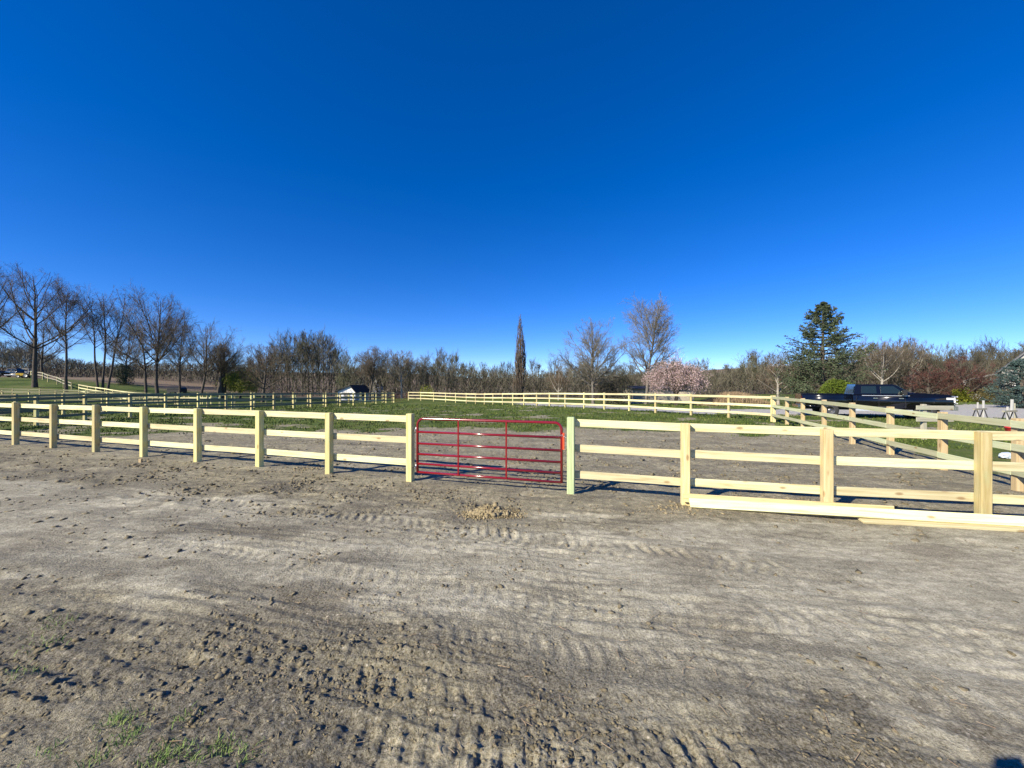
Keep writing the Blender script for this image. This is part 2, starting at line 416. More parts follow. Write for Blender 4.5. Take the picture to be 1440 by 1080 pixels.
M['willow'] = leaf_mat('young_willow_leaves', (.17, .19, .02), (.28, .30, .04), (.38, .39, .08), 1.2)
M['needle'] = leaf_mat('spruce_needles', (.034, .05, .024), (.068, .09, .046), (.13, .15, .09), 1.0)
M['needle_blue'] = leaf_mat('blue_spruce_needles', (.03, .055, .05), (.06, .10, .09), (.12, .17, .16), 1.0)
M['bush'] = leaf_mat('bright_evergreen_bush', (.045, .07, .008), (.085, .12, .012), (.14, .185, .02), 1.6)
M['bush_gold'] = leaf_mat('golden_shrub_leaves', (.08, .10, .01), (.15, .17, .018), (.26, .27, .04), 1.6)
M['bush_olive'] = leaf_mat('olive_shrub_leaves', (.05, .05, .02), (.10, .09, .035), (.16, .12, .05), 1.6)
M['red'] = mat('red_painted_steel', (.20, .006, .010), .17, 0.0, .6, .6)
M['steel'] = mat('zinc_steel', (.55, .55, .55), .35, 1.0)
M['orange'] = mat('orange_strap', (.75, .08, .02), .5)
M['black'] = mat('black_car_paint', (.004, .004, .005), .16, 0.0, .4, .6)
M['chrome'] = mat('chrome', (.8, .8, .8), .12, 1.0)
M['alu'] = mat('brushed_aluminium', (.85, .85, .84), .42, .75)
M['glass'] = mat('tinted_glass', (.012, .022, .022), .04, 0.0, .8)
M['rubber'] = mat('tyre_rubber', (.03, .03, .03), .85)
M['plastic'] = mat('black_plastic', (.015, .015, .016), .6)
M['rim'] = mat('dull_alloy', (.25, .25, .26), .4, .8)
M['lamp'] = mat('lamp_glass', (.75, .75, .72), .1)
M['tail'] = mat('dark_red_lens', (.06, .005, .005), .2)
M['grey_siding'] = mat('grey_siding', (.36, .35, .32), .8)
M['stake'] = mat('chalky_stake', (.48, .47, .44), .8)
M['white'] = mat('white_siding', (.78, .78, .75), .7)
M['cream'] = mat('cream_siding', (.55, .48, .36), .8)
M['roof'] = mat('dark_shingles', (.035, .036, .04), .9)
M['roof_brown'] = mat('brown_shingles', (.10, .085, .07), .95)
M['roof_grey'] = mat('grey_shingles', (.16, .155, .15), .9)
M['red_plastic'] = mat('red_plastic', (.65, .04, .04), .4)
M['bag'] = mat('clear_plastic_bag', (.45, .52, .58), .25, 0, .6)
M['yellow'] = mat('yellow_machine_paint', (.65, .42, .03), .4)
M['skin'] = mat('skin', (.5, .3, .2), .6)
M['jacket'] = mat('navy_jacket', (.03, .04, .08), .85)
for nm in ('white', 'cream', 'roof', 'roof_grey', 'yellow', 'plastic'):
    k = N(M[nm]); P_ = k.n('ShaderNodeNewGeometry').outputs['Position']; c0 = tuple(k.b.inputs['Base Color'].default_value)[:3]
    k.l(k.ramp(k.noise(P_, 3, 5, .6), [(.3, tuple(v * .82 for v in c0)), (.7, tuple(min(1, v * 1.1) for v in c0))]), k.b.inputs['Base Color'])

# ------------------------------------------------------------------ ground sheet (polar, dense where relief is visible)
def build_ground():
    half = math.radians(57)
    th = np.concatenate([np.linspace(-half, half, 681), np.linspace(half, 2 * PI - half, 120)[1:-1]])
    r = np.concatenate([[0.02, .25, .6, .9, 1.15], np.geomspace(1.35, 34, 640), np.geomspace(34, 3500, 90)[1:]])
    nr, na = len(r), len(th)
    R, T = np.meshgrid(r, th, indexing='ij')
    X = R * np.sin(T); Y = R * np.cos(T)
    dr = np.gradient(r)[:, None] * np.ones_like(R)
    Z = terrain(X, Y)
    near = r < 40
    det = np.maximum(dr, R * (2 * half / 680))
    Z[near] += relief(X[near], Y[near], det[near]) * (1 - sst(26, 38, R[near]))
    Z[near] += 0.03 * grass_mask(X[near], Y[near]) * gnoise(X[near] * 3, Y[near] * 3, 88)
    V = np.stack([X, Y, Z], -1).reshape(-1, 3)
    i = np.arange(nr - 1)[:, None]; j = np.arange(na)[None, :]; j2 = (j + 1) % na
    F = np.stack([i * na + j, i * na + j2, (i + 1) * na + j2, (i + 1) * na + j], -1).reshape(-1, 4)
    F = F[:, ::-1]
    me = mesh_np('ground', V, F, M['ground'], True)
    x, y = V[:, 0].astype(float), V[:, 1].astype(float)
    def at_(name, v):
        a = me.attributes.new(name, 'FLOAT', 'POINT'); a.data.foreach_set('value', np.ascontiguousarray(np.clip(v, 0, 1), dtype=np.float32))
    at_('pale', road_mask(x, y) * .95 + .25 * sst(-.1, .5, fbm(x * .5, y * .8, 61, 3)))
    at_('grass', grass_mask(x, y))
    at_('drive', drive_mask(x, y))
    dry = 1.3 * sst(72, 80, y + .08 * np.abs(x) * (x > 0) + 5 * fbm(x / 14, y / 14, 401, 3))
    at_('dry', np.clip(dry, 0, 1) * (y > 40))
    front = sst(3.7, 2.5, y + 0.27 * x) * sst(-.55, .3, fbm(x * .8, y * 1.2, 91, 4)) * (1 - .55 * sst(1.2, 3, x))
    spots = sst(.28, .5, fbm(x * .8 + 5, y * 2.0, 95, 4)) * (y < 14) * (1 - .3 * road_mask(x, y))
    spots2 = bumpf(x, y, 2.3, 2.3, 1.1, .22) * sst(-.1, .3, fbm(x * 2.2, y * 4, 97, 3)) * 1.3
    strip = sst(-4.0, -2.6, y - (6.6 - 0.33 * x)) * (1 - sst(-.6, .6, y - (6.6 - 0.33 * x))) * sst(0, -3, x) * sst(-.4, .3, fbm(x * .7, y, 99, 3))
    at_('damp', .95 * front + .65 * spots + .9 * spots2 + .5 * strip)
    o = link('ground', me); tag(o, kind='structure')
build_ground()
def gz(x, y):                       # ground height with relief
    x = np.asarray(x, float); y = np.asarray(y, float)
    return terrain(x, y) + relief(x, y, np.full(x.shape, .02)) * (1 - sst(26, 38, np.hypot(x, y)))
def g1(x, y): return float(gz(np.array([x]), np.array([y]))[0])

# ------------------------------------------------------------------ fences
BX_CACHE = {}
def bar(name, p0, p1, wy, wz, material, parent, bev=.006):
    """a sawn bar whose local X runs from p0 to p1 (p relative to the parent)"""
    p0 = Vector(p0); p1 = Vector(p1); L = (p1 - p0).length
    key = (round(L, 2), round(wy, 3), round(wz, 3), material.name)
    if key not in BX_CACHE:
        bm = bmesh.new(); add_box(bm, 0, L, -wy / 2, wy / 2, -wz / 2, wz / 2)
        if bev: bmesh.ops.bevel(bm, geom=list(bm.edges), offset=bev, segments=1, affect='EDGES')
        me = bpy.data.meshes.new(name); bm.to_mesh(me); bm.free(); me.materials.append(material)
        BX_CACHE[key] = me
    o = link(name, BX_CACHE[key], parent)
    d = (p1 - p0).normalized()
    if abs(d.z) > .95: o.rotation_euler = (0, -PI / 2, math.atan2(p1.y - p0.y, p1.x - p0.x) * 0 + bar.post_rz)
    else:
        o.rotation_euler = (0, -math.asin(max(-1, min(1, d.z))), math.atan2(d.y, d.x))
    o.location = p0
    return o
bar.post_rz = 0
rngf = np.random.default_rng(5)
def fence(name, pts, label, group=None, side=1, pm='post', rm='rail', tops=None, pw=.13, rails=(1.28, .83, .36), post_mats=None, skip=None, lap=0.0, railw=.135, bends=(), cat='fence'):
    """pts: post feet (x, y); side=+1 puts the rails on the side of the left-hand normal"""
    x0, y0 = pts[0]; z0 = tz(x0, y0)
    root = empty(name, (x0, y0, z0), 0, label, cat, group)
    n = len(pts); F = []
    for i, (x, y) in enumerate(pts):
        a = pts[max(i - 1, 0)]; b = pts[min(i + 1, n - 1)]
        ang = math.atan2(b[1] - a[1], b[0] - a[0]); g = tz(x, y)
        h = (tops[i] if tops else 1.38 + rngf.uniform(-.015, .025))
        bar.post_rz = ang + rngf.uniform(-.04, .04)
        m_ = M[post_mats[i]] if post_mats else M[pm]
        lean = (rngf.uniform(-.008, .008), rngf.uniform(-.008, .008))
        bar('post', (x - x0, y - y0, g - z0 - .25), (x - x0 + 0, y - y0 + 0, g - z0 + h), pw, pw, m_, root, .008)
        F.append((x, y, g))
    for i in range(n - 1):
        (xa, ya, ga), (xb, yb, gb) = F[i], F[i + 1]
        L = math.hypot(xb - xa, yb - ya); dx, dy = (xb - xa) / L, (yb - ya) / L
        nx, ny = -dy * side, dx * side; off = pw / 2 + .022
        for q, h in enumerate(rails):
            if skip and skip(i, q): continue
            j0, j1 = rngf.uniform(-.008, .008, 2); e = .004
            pa = (xa - x0 + nx * off + dx * e, ya - y0 + ny * off + dy * e, ga - z0 + h + j0)
            pb = (xb - x0 + nx * off - dx * e, yb - y0 + ny * off - dy * e, gb - z0 + h + j1)
            bar('rail', pa, pb, .036, railw, M[rm], root, .004)
    return root
def px_line(xs, dyf):
    out = []
    for x in xs:
        Y = CAMZ * FPX / dyf(x)
        for _ in range(6):
            X = (x - 720) / FPX * Y
            Y = (CAMZ - tz(X, Y)) * FPX / dyf(x)
        out.append(((x - 720) / FPX * Y, Y))
    return out
# front fence, left of the gate (rails on the paddock side)
xl = [-120, -70, -26, 22, 75, 135, 202, 278, 365, 463, 577]
L1 = px_line(xl, lambda x: 136.5 - (577 - x) * .0919)
fence('board_fence', L1, 'pale three-rail board fence running left from the red gate, nearest of the left fences', 'board fences around the paddocks',
      side=1, tops=[1.38] * 3 + [1.40, 1.37, 1.39, 1.375, 1.37, 1.36, 1.36, 1.39], post_mats=['post'] * 10 + ['post'])
R1 = [(1.07, 6.98), (2.91, 6.46), (4.95, 6.05), (6.93, 5.66), (8.95, 5.28)]
fence('board_fence', R1, 'nearest right-hand board fence, starting at the green gate post, boards lying along its foot', 'board fences around the paddocks',
      side=1, tops=[1.40, 1.36, 1.34, 1.345, 1.36], rails=(1.285, .83, .355), post_mats=['post_green', 'post_tan', 'post_tan', 'post', 'post'])
# side fence on the right from front corner to the far corner; rails face the paddock
S = [(9.02, 5.5), (9.75, 7.41), (10.30, 9.2), (10.86, 11.04), (11.50, 13.0), (12.13, 14.95), (12.74, 16.85), (13.33, 18.65)]
fence('board_fence', S + [(13.86, 20.35)], 'receding board fence on the right with greenish shaded rails, beside the dark pickup', 'board fences around the paddocks', side=1, pm='post_tan', rm='rail_green')
# far fence facing the camera
far = [(13.9, 20.55)]
fx = [1025, 972, 922, 885, 850, 821.5, 795, 773, 755, 737, 721.5, 707, 693.6, 681.5, 669, 656, 641, 627, 610, 592, 574.5]
def far_dy(x):
    return np.interp(x, [570, 592, 656, 681, 737, 773, 850, 922, 972, 1025, 1087], [24.3, 24.6, 27, 28.5, 32, 33.6, 38, 43.5, 46.5, 49.5, 53])
def far_Y(x):
    return np.interp(x, [570, 592, 656, 681, 773, 850, 922, 972, 1025, 1087], [61.5, 60, 51.5, 47.5, 37.5, 31.6, 26.9, 24.6, 22.6, 20.5])
far += [((x - 720) / FPX * float(far_Y(x)), float(far_Y(x))) for x in fx]
fence('board_fence', far, 'long cream board fence across the far side of the green paddock', 'board fences around the paddocks', side=1)
# long fence on the left of the paddock (rails turned away from the sun) and its twin across the lane
nx_ = [-60, -8, 51, 119.5, 183, 233, 279, 318, 353.8, 385, 412.7, 437, 458.5, 478.5, 497, 513.8, 529, 543, 554]
def nY(x): return float(np.interp(x, [-60, 51, 354, 412, 497, 554], [15.5, 18.5, 29.4, 33.8, 44, 53.5]))
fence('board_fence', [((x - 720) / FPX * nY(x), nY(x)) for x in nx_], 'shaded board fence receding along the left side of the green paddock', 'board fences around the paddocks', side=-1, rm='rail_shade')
mx = [-45, 22, 89, 151.5, 205.5, 251.5, 292, 326.7, 358, 386, 412, 433, 455, 475, 491, 508, 525, 540]
def mY(x): return float(np.interp(x, [-45, 89, 358, 433, 540], [20, 24.8, 34.5, 41, 56]))
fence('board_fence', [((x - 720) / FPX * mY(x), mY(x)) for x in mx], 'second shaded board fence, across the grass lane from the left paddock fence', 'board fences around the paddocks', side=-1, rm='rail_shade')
q1 = [-31, 3, 36.6, 70.4, 101, 130.4, 156, 181, 205, 228]; q2 = [-19, 16, 50.6, 82, 110.4, 138, 164, 187, 210, 232]
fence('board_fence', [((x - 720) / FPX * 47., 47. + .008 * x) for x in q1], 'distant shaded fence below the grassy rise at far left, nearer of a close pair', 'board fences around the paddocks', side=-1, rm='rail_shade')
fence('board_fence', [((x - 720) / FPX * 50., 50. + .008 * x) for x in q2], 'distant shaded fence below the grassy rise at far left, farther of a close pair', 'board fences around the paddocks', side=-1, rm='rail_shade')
# white fence climbing the rise, far left
pp = [(-67.5, 60), (-64.5, 58.5), (-61.6, 57), (-58.8, 55.6), (-56.2, 54.2), (-53.5, 53), (-51, 52), (-48.6, 51.4), (-46, 51.2), (-43.5, 51.1), (-41, 51), (-38.7, 51)]
fence('board_fence', pp, 'white looking rail fence climbing the grassy rise between the tall bare trees', 'board fences around the paddocks', side=-1)
fence('board_fence', [(-90, 72), (-86, 70.5), (-82, 68), (-78, 66), (-74, 63.5), (-70.5, 61.6)], 'faint low fence at the top of the grassy rise by the parked vehicles', 'board fences around the paddocks', side=-1, rm='rail_old', rails=(1.28, .8))
# lateral far fence in the middle left, gap for a lane near the willow
rr = [((x - 720) / FPX * Y_, Y_) for x, Y_ in [(309, 42), (330, 42.6), (352, 43.3), (374, 44), (396, 45), (416, 46), (436, 47), (455, 48), (473, 49), (490, 50), (507, 51), (523, 52), (538, 53), (552, 54)]]
fence('board_fence', rr, 'cream rail fence in front of the white gabled shed', 'board fences around the paddocks', side=-1, skip=lambda i, q: q == 2 and i < 8)
fence('board_fence', [((x - 720) / FPX * 50.5, 50.5) for x in (215, 232, 249, 266, 282, 297)], 'short two-rail fence under the bare trees, left of the lane opening', 'board fences around the paddocks', side=-1, rails=(1.28, .83))
# short weathered panel behind the right side fence
pan = empty('fence_panel', (14.4, 13.7, tz(14.4, 13.7)), 0, 'short weathered three-rail fence panel in front of the pickup bumper', 'fence panel')
bar.post_rz = 0
bar('post', (.35, .09, -.2), (.35, .09, 1.28), .12, .12, M['rail_old'], pan)
for h in (1.16, .74, .30): bar('rail', (0, 0, h), (1.32, 0, h - .01), .036, .15, M['rail_old'], pan, .004)
# loose boards at the foot of the right fence
def loose(p0, p1, wy, wz, roll, label, m='rail'):
    p0 = Vector(p0); p1 = Vector(p1); L = (p1 - p0).length
    bm = bmesh.new(); add_box(bm, 0, L, -wy / 2, wy / 2, -wz / 2, wz / 2)
    bmesh.ops.bevel(bm, geom=list(bm.edges), offset=.004, segments=1, affect='EDGES')
    o = bm_obj('loose_board', bm, M[m]); d = (p1 - p0).normalized()
    o.rotation_euler = (roll, -math.asin(d.z), math.atan2(d.y, d.x)); o.location = p0
    tag(o, label, 'board', 'loose boards at the foot of the fence')
bz = lambda x, y: g1(x, y)
loose((2.88, 6.235, bz(2.9, 6.23) + .075), (8.2, 5.20, bz(8.2, 5.20) + .07), .15, .038, math.radians(52), 'long pale board lying tilted on the dirt in front of the right fence posts')
loose((2.84, 6.365, bz(2.84, 6.36) + .135), (5.75, 5.79, bz(5.75, 5.79) + .135), .14, .038, math.radians(78), 'shorter tan board leaning behind the long pale one against the first right fence posts', 'post_tan')
loose((5.2, 5.74, bz(5.2, 5.74) + .03), (8.9, 5.0, bz(8.9, 5.0) + .03), .14, .038, math.radians(8), 'board lying flat on the dirt below the last fence post at the right edge')
# small wooden stake left
st = bmesh.new(); add_box(st, -.03, .03, -.03, .03, -.05, .09)
o = bm_obj('stake_stub', st, M['post_tan'], bevel=.004); X, Y = at(228, 10.4); o.location = (X, Y - .6, g1(X, Y - .6)); tag(o, 'tiny sawn stake end sticking from dirt near the fourth left fence post', 'stake')

# ------------------------------------------------------------------ gates
def tube_gate(name, base, rz, W, H, lift, label, scale_r=.026, detail=True):
    root = empty(name, base, rz, label, 'gate')
    r = scale_r; c = .13
    pts = [(0, 0, lift), (0, 0, lift + H - c)]
    for i in range(1, 7):
        a = PI / 2 * i / 6; pts.append((c - c * math.cos(a), 0, lift + H - c + c * math.sin(a)))
    for i in range(0, 7):
        a = PI / 2 * i / 6; pts.append((W - c + c * math.sin(a), 0, lift + H - c + c * math.cos(a)))
    pts += [(W, 0, lift)]
    bm = bmesh.new(); add_tube(bm, pts, r, 12); bm_obj('outer_frame', bm, M['red'], root, True)
    for f in (0.0, .165, .345, .54, .755):
        bm = bmesh.new(); add_tube(bm, [(r * .5, 0, lift + H * f + (.0 if f else .01)), (W - r * .5, 0, lift + H * f + (.0 if f else .01))], r * .92, 12); bm_obj('crossbar', bm, M['red'], root, True)
    for f in (.31, .645):
        bm = bmesh.new(); add_box(bm, W * f - .016, W * f + .016, -r * 1.25, -r * .96, lift, lift + H - r * .4)
        bm_obj('upright', bm, M['red'], root, bevel=.002)
    if detail:
        for z in (lift + .12, lift + .88):
            bm = bmesh.new(); add_tube(bm, [(-.035, 0, z - .05), (-.035, 0, z + .05)], .014, 8); add_tube(bm, [(-.12, 0, z - .02), (-.03, 0, z - .02)], .009, 8)
            bm_obj('hinge', bm, M['steel'], root, True)
        bm = bmesh.new()
        cz = lift + H * .78
        for i in range(9):
            a = 2 * PI * i / 9
            ctr = Vector((W + .05 + .085 * math.cos(a), .0 + .05 * math.sin(a), cz + .02 * math.sin(a * 2)))
            pts = [ctr + Vector((.026 * math.cos(t) * -math.sin(a) + 0, .026 * math.cos(t) * math.cos(a), .013 * math.sin(t))) for t in np.linspace(0, 2 * PI, 9)]
            add_tube(bm, pts, .0035, 5)
        bm_obj('latch_chain', bm, M['steel'], root, True)
        bm = bmesh.new(); add_box(bm, W + .022, W + .05, -.03, .02, cz - .24, cz + .06); bm_obj('latch_strap', bm, M['orange'], root, bevel=.004)
    return root
pL = L1[-1]; pR = R1[0]
dxg, dyg = pR[0] - pL[0], pR[1] - pL[1]; Lg = math.hypot(dxg, dyg); ux, uy = dxg / Lg, dyg / Lg
gx0, gy0 = pL[0] + ux * .17, pL[1] + uy * .17
tube_gate('tube_gate', (gx0, gy0, tz(gx0, gy0)), math.atan2(uy, ux), Lg - .17 - .17, 1.10, .19, 'red tubular steel farm gate with rounded top corners between two square posts')
a_ = at(556, 54.3); b_ = at(573, 60)
tube_gate('tube_gate', (a_[0], a_[1], tz(*a_)), math.atan2(b_[1] - a_[1], b_[0] - a_[0]), math.hypot(b_[0] - a_[0], b_[1] - a_[1]) - .3, 1.15, .12, 'tiny distant red gate closing the far left corner of the green paddock', detail=False)
a_ = at(539, 57.5); b_ = at(555, 57)

# ------------------------------------------------------------------ clods, pile, pebbles, weeds
def ico():
    bm = bmesh.new(); bmesh.ops.create_icosphere(bm, subdivisions=1, radius=1)
    V = np.array([v.co[:] for v in bm.verts]); F = np.array([[v.index for v in f.verts] for f in bm.faces]); bm.free(); return V, F
IV, IF = ico()
def clods(rng, x, y, z, s, flat=.6):
    n = len(x)
    V = (IV[None] * (1 + .38 * rng.normal(size=(n, len(IV), 1)).clip(-1.3, 1.3)) + .18 * rng.normal(size=(n, len(IV), 3))) * s[:, None, None]
    V = V * (np.array([1, 1, flat]) * (1 + .45 * rng.uniform(-1, 1, (n, 1, 3))))
    a = rng.uniform(0, 2 * PI, n); c, q = np.cos(a)[:, None], np.sin(a)[:, None]
    X = V[..., 0] * c - V[..., 1] * q; Y = V[..., 0] * q + V[..., 1] * c
    V = np.stack([X + x[:, None], Y + y[:, None], V[..., 2] + z[:, None]], -1)
    F = IF[None] + (np.arange(n) * len(IV))[:, None, None]
    return V.reshape(-1, 3), F.reshape(-1, 3)
rng = np.random.default_rng(11)
n = 100000
rr_ = np.exp(rng.uniform(np.log(1.6), np.log(22), n)); tt = rng.uniform(-math.radians(55), math.radians(55), n)
x = rr_ * np.sin(tt); y = rr_ * np.cos(tt)
fl = y - (6.6 - 0.33 * x)
strip = sst(-4.0, -2.4, fl) * (1 - sst(-.3, .8, fl)) * sst(1.5, -2, x)
front = sst(3.4, 2.4, y + .25 * x)
dens = .16 + .9 * strip + .30 * front + .3 * sst(.3, 2, fl)
dens = dens * (1 - .75 * road_mask(x, y)) * (.15 + 1.3 * sst(-.15, .5, fbm(x * 1.1, y * 1.3, 201, 4))) * (1 - grass_mask(x, y))
keep = rng.uniform(0, 1, n) < dens * .75
x, y, rr_ = x[keep], y[keep], rr_[keep]
s = np.exp(rng.normal(-5.15, .6, len(x))) * (0.62 + .20 * np.minimum(rr_, 9)); s = np.minimum(s, .008 + .0036 * rr_)
z = gz(x, y) + s * .02
V, F = clods(rng, x, y, z, s)
print('clods', len(x))
tag(link('soil_clods', mesh_np('soil_clods', V, F, M['clod'])), 'crumbled grey-brown clods scattered over the churned bare dirt', 'soil', kind='stuff')
# tan heap before the gate
hx, hy = at(690, 5.93)
pile = empty('dirt_pile', (hx, hy, g1(hx, hy)), 0, 'small heap of tan clay lumps on the dirt in front of the red gate', 'dirt pile')
n = 2600
x = rng.normal(0, .22, n); y = rng.normal(0, .12, n)
h = .10 * np.exp(-((x + .0) / .26) ** 2 - (y / .16) ** 2)
s = np.exp(rng.normal(-4.4, .42, n)) * np.where(np.hypot(x, y * 1.6) < .3, 1.15, .7)
V, F = clods(rng, x, y, h * rng.uniform(.75, 1.02, n) + s * .1, s, .85)
tag(link('clay_lumps', mesh_np('clay_lumps', V, F, M['clod_tan']), pile), kind='stuff')
bm = bmesh.new(); bmesh.ops.create_grid(bm, x_segments=24, y_segments=16, size=1)
for v in bm.verts:
    v.co.x *= .5; v.co.y *= .28; v.co.z = .085 * math.exp(-(v.co.x / .27) ** 2 - (v.co.y / .16) ** 2) - .012 + .006 * math.sin(v.co.x * 60) * math.cos(v.co.y * 70)
bm_obj('mound', bm, M['clod_tan'], pile, True)
def scatter_tan(px, Y, n, sx, sy, nm, lab):
    X0, Y0 = at(px, Y); x = rng.normal(0, sx, n); y = rng.normal(0, sy, n); s = np.exp(rng.normal(-4.4, .4, n))
    V, F = clods(rng, x, y, gz(X0 + x, Y0 + y) - g1(X0, Y0) + s * .15, s, .6)
    tag(link(nm, mesh_np(nm, V, F, M['clod_tan']), None, (X0, Y0, g1(X0, Y0))), lab, 'soil', kind='stuff')
scatter_tan(428, 9.0, 120, .28, .12, 'tan_spoil', 'thin scatter of tan clay crumbs at the foot of the last left fence posts')
scatter_tan(958, 6.2, 200, .35, .16, 'tan_spoil', 'scatter of tan clay crumbs at the foot of the first tan right post')
# straw-coloured slivers lying in the dirt
n = 420; rr_ = np.exp(rng.uniform(np.log(1.8), np.log(9), n)); tt = rng.uniform(-.9, .9, n)
x = rr_ * np.sin(tt); y = rr_ * np.cos(tt); a = rng.uniform(0, 2 * PI, n); L = rng.uniform(.02, .09, n)
A = np.stack([x, y, gz(x, y) + .012], 1); B = A + np.stack([np.cos(a) * L, np.sin(a) * L, rng.uniform(0, .02, n)], 1)
V, F = tubes_np(A, B, np.full(n, .0022), np.full(n, .0014), 4)
tag(link('straw_bits', mesh_np('straw_bits', V, F, M['straw'])), 'thin dry stalks littering the bare dirt in the foreground', 'straw', kind='stuff')

def blades(rng, x, y, z, h, w_, lean=.5):
    n = len(x); a = rng.uniform(0, 2 * PI, n); b = a + rng.normal(0, .5, n)
    d = np.stack([np.cos(a), np.sin(a), np.zeros(n)], 1); s = np.stack([-np.sin(b), np.cos(b), np.zeros(n)], 1)
    P0 = np.stack([x, y, z], 1); le = rng.uniform(.1, lean, n)[:, None] * h[:, None]
    up = np.array([0, 0, 1.])
    P1 = P0 + up * h[:, None] * .6 + d * le * .4; P2 = P0 + up * h[:, None] * .95 + d * le
    V = np.stack([P0 - s * w_[:, None], P0 + s * w_[:, None], P1 + s * w_[:, None] * .8, P1 - s * w_[:, None] * .8,
                  P2 + s * w_[:, None] * .15, P2 - s * w_[:, None] * .15], 1).reshape(-1, 3)
    k = np.arange(n)[:, None] * 6
    F = np.concatenate([k + np.array([[0, 1, 2, 3]]), k + np.array([[3, 2, 4, 5]])], 0)
    return V, F
tufts = [(175, 1040, 60, .11), (165, 1015, 80, .14), (232, 1068, 110, .13), (312, 1055, 70, .12), (275, 1066, 40, .14), (60, 910, 50, .18), (78, 880, 50, .2),
         (262, 1010, 30, .1), (30, 950, 40, .2), (130, 1076, 30, .1), (350, 1062, 30, .1), (1130, 1050, 0, .1), (70, 1058, 25, .1)]
xs, ys = [], []
for px, py, c_, sp in tufts:
    Y_ = CAMZ * FPX / (py - 541); X_ = (px - 720) / FPX * Y_
    c_ = int(c_ * 1.7); xs.append(rng.normal(X_, sp * .42, c_)); ys.append(rng.normal(Y_, sp * .36, c_))
x = np.concatenate(xs); y = np.concatenate(ys); hh_ = rng.uniform(.012, .045, len(x))
V, F = blades(rng, x, y, gz(x, y) - .005, hh_, np.full(len(x), .0022), 1.6)
tag(link('weeds', mesh_np('weeds', V, F, M['weed'])), 'small green grass sprigs pushing through the dirt at lower left', 'weeds', kind='stuff')
# paddock grass
n = 150000
Yg = np.exp(rng.uniform(np.log(12), np.log(48), n)); tt = rng.uniform(-1.36, 1.40, n)
x = Yg * tt; y = Yg
m_ = (grass_mask(x, y) * (.55 + .9 * gnoise(x * 1.2, y * 1.2, 301)) > rng.uniform(.1, 1, n))
x, y = x[m_][:60000], y[m_][:60000]; hh_ = rng.uniform(.03, .085, len(x)) * (1 + y / 60)
V, F = blades(rng, x, y, gz(x, y) - .005, hh_, .006 + y * .0006, .9)
tag(link('paddock_grass', mesh_np('paddock_grass', V, F, M['grass'])), 'short green grass growing over the paddock and the verges behind the fences', 'grass', kind='stuff')

# ------------------------------------------------------------------ bare trees
def norm(v): return v / (np.linalg.norm(v, axis=-1, keepdims=True) + 1e-9)
def children(rng, P, R, nch, t0, t1, ang, lfun, k, up, wob, rratio, env=None, thin=None):
    """P (N,K,3) parent polylines, R (N,K) radii -> child polylines"""
    Nn, K, _ = P.shape
    t = np.sort(t0 + (t1 - t0) * rng.uniform(0, 1, (Nn, nch)) ** (1.35 if env is not None else 1.0), 1); f = t * (K - 1); i = np.minimum(f.astype(int), K - 2); fr = (f - i)[..., None]
    idx = np.arange(Nn)[:, None]
    pos = P[idx, i] * (1 - fr) + P[idx, i + 1] * fr
    rad = R[idx, i] * (1 - fr[..., 0]) + R[idx, i + 1] * fr[..., 0]
    d = norm(P[idx, i + 1] - P[idx, i])
    rv = rng.normal(size=d.shape); side = norm(np.cross(d, rv))
    an = rng.uniform(ang[0], ang[1], (Nn, nch, 1))
    if env is not None:            # limbs leave the trunk in a spiral, the lower ones flatter
        az = (np.arange(nch)[None] * 2.4 + rng.uniform(0, 6.3, (Nn, 1)) + rng.normal(0, .25, (Nn, nch)))
        h_ = np.stack([np.cos(az), np.sin(az), np.zeros_like(az)], -1); side = norm(h_ - d * (h_ * d).sum(-1, keepdims=True))
        tt_ = ((t - t0) / (t1 - t0))[..., None]; an = ang[1] * (1 - tt_) + ang[0] * tt_ + rng.normal(0, .08, an.shape)
    dd = norm(d * np.cos(an) + side * np.sin(an))
    plen = np.linalg.norm(P[:, 1:] - P[:, :-1], axis=-1).sum(1)[:, None] * np.ones((1, nch))
    L = lfun(t, plen, pos) * rng.uniform(.75, 1.2, (Nn, nch))
    if env is not None:            # limbs end on the outline of the crown
        cz, er, ea, ox = env
        if ang[0] < 2: dd = norm(dd + np.array([0, 0, .0]))
        m = norm(dd + up * .55 * np.array([0, 0, 1.])); sc_ = np.array([er, er, ea]); c_ = np.array([ox, 0, cz])
        o_ = (pos - c_) / sc_; q_ = m / sc_; a_ = (q_ ** 2).sum(-1); b_ = (o_ * q_).sum(-1); g_ = (o_ ** 2).sum(-1) - 1
        disc = np.sqrt(np.maximum(b_ * b_ - a_ * g_, 0)); L = np.clip((-b_ + disc) / a_, .6, er * 2.6) * rng.uniform(.72, 1.08, L.shape)
    r0 = np.minimum(np.minimum(rad * rratio, rad * .9), .010 + .017 * L)
    pos = pos.reshape(-1, 3); dd = dd.reshape(-1, 3); L = L.reshape(-1); r0 = r0.reshape(-1)
    if thin is not None:           # short parents carry fewer children
        kp = rng.uniform(0, 1, L.shape) < np.clip((plen / thin).reshape(-1), .12, 1)
        pos, dd, L, r0 = pos[kp], dd[kp], L[kp], r0[kp]
    out = [pos]; p = pos; dcur = dd
    for q in range(k):
        dcur = norm(dcur + up * np.array([0, 0, 1.]) / k + wob * rng.normal(size=dcur.shape))
        p = p + dcur * (L / k)[:, None]; out.append(p)
    C = np.stack(out, 1)
    RR = r0[:, None] * np.linspace(1, .35, k + 1)[None]
    return C, RR
def segs(P, R):
    return P[:, :-1].reshape(-1, 3), P[:, 1:].reshape(-1, 3), R[:, :-1].reshape(-1), R[:, 1:].reshape(-1)
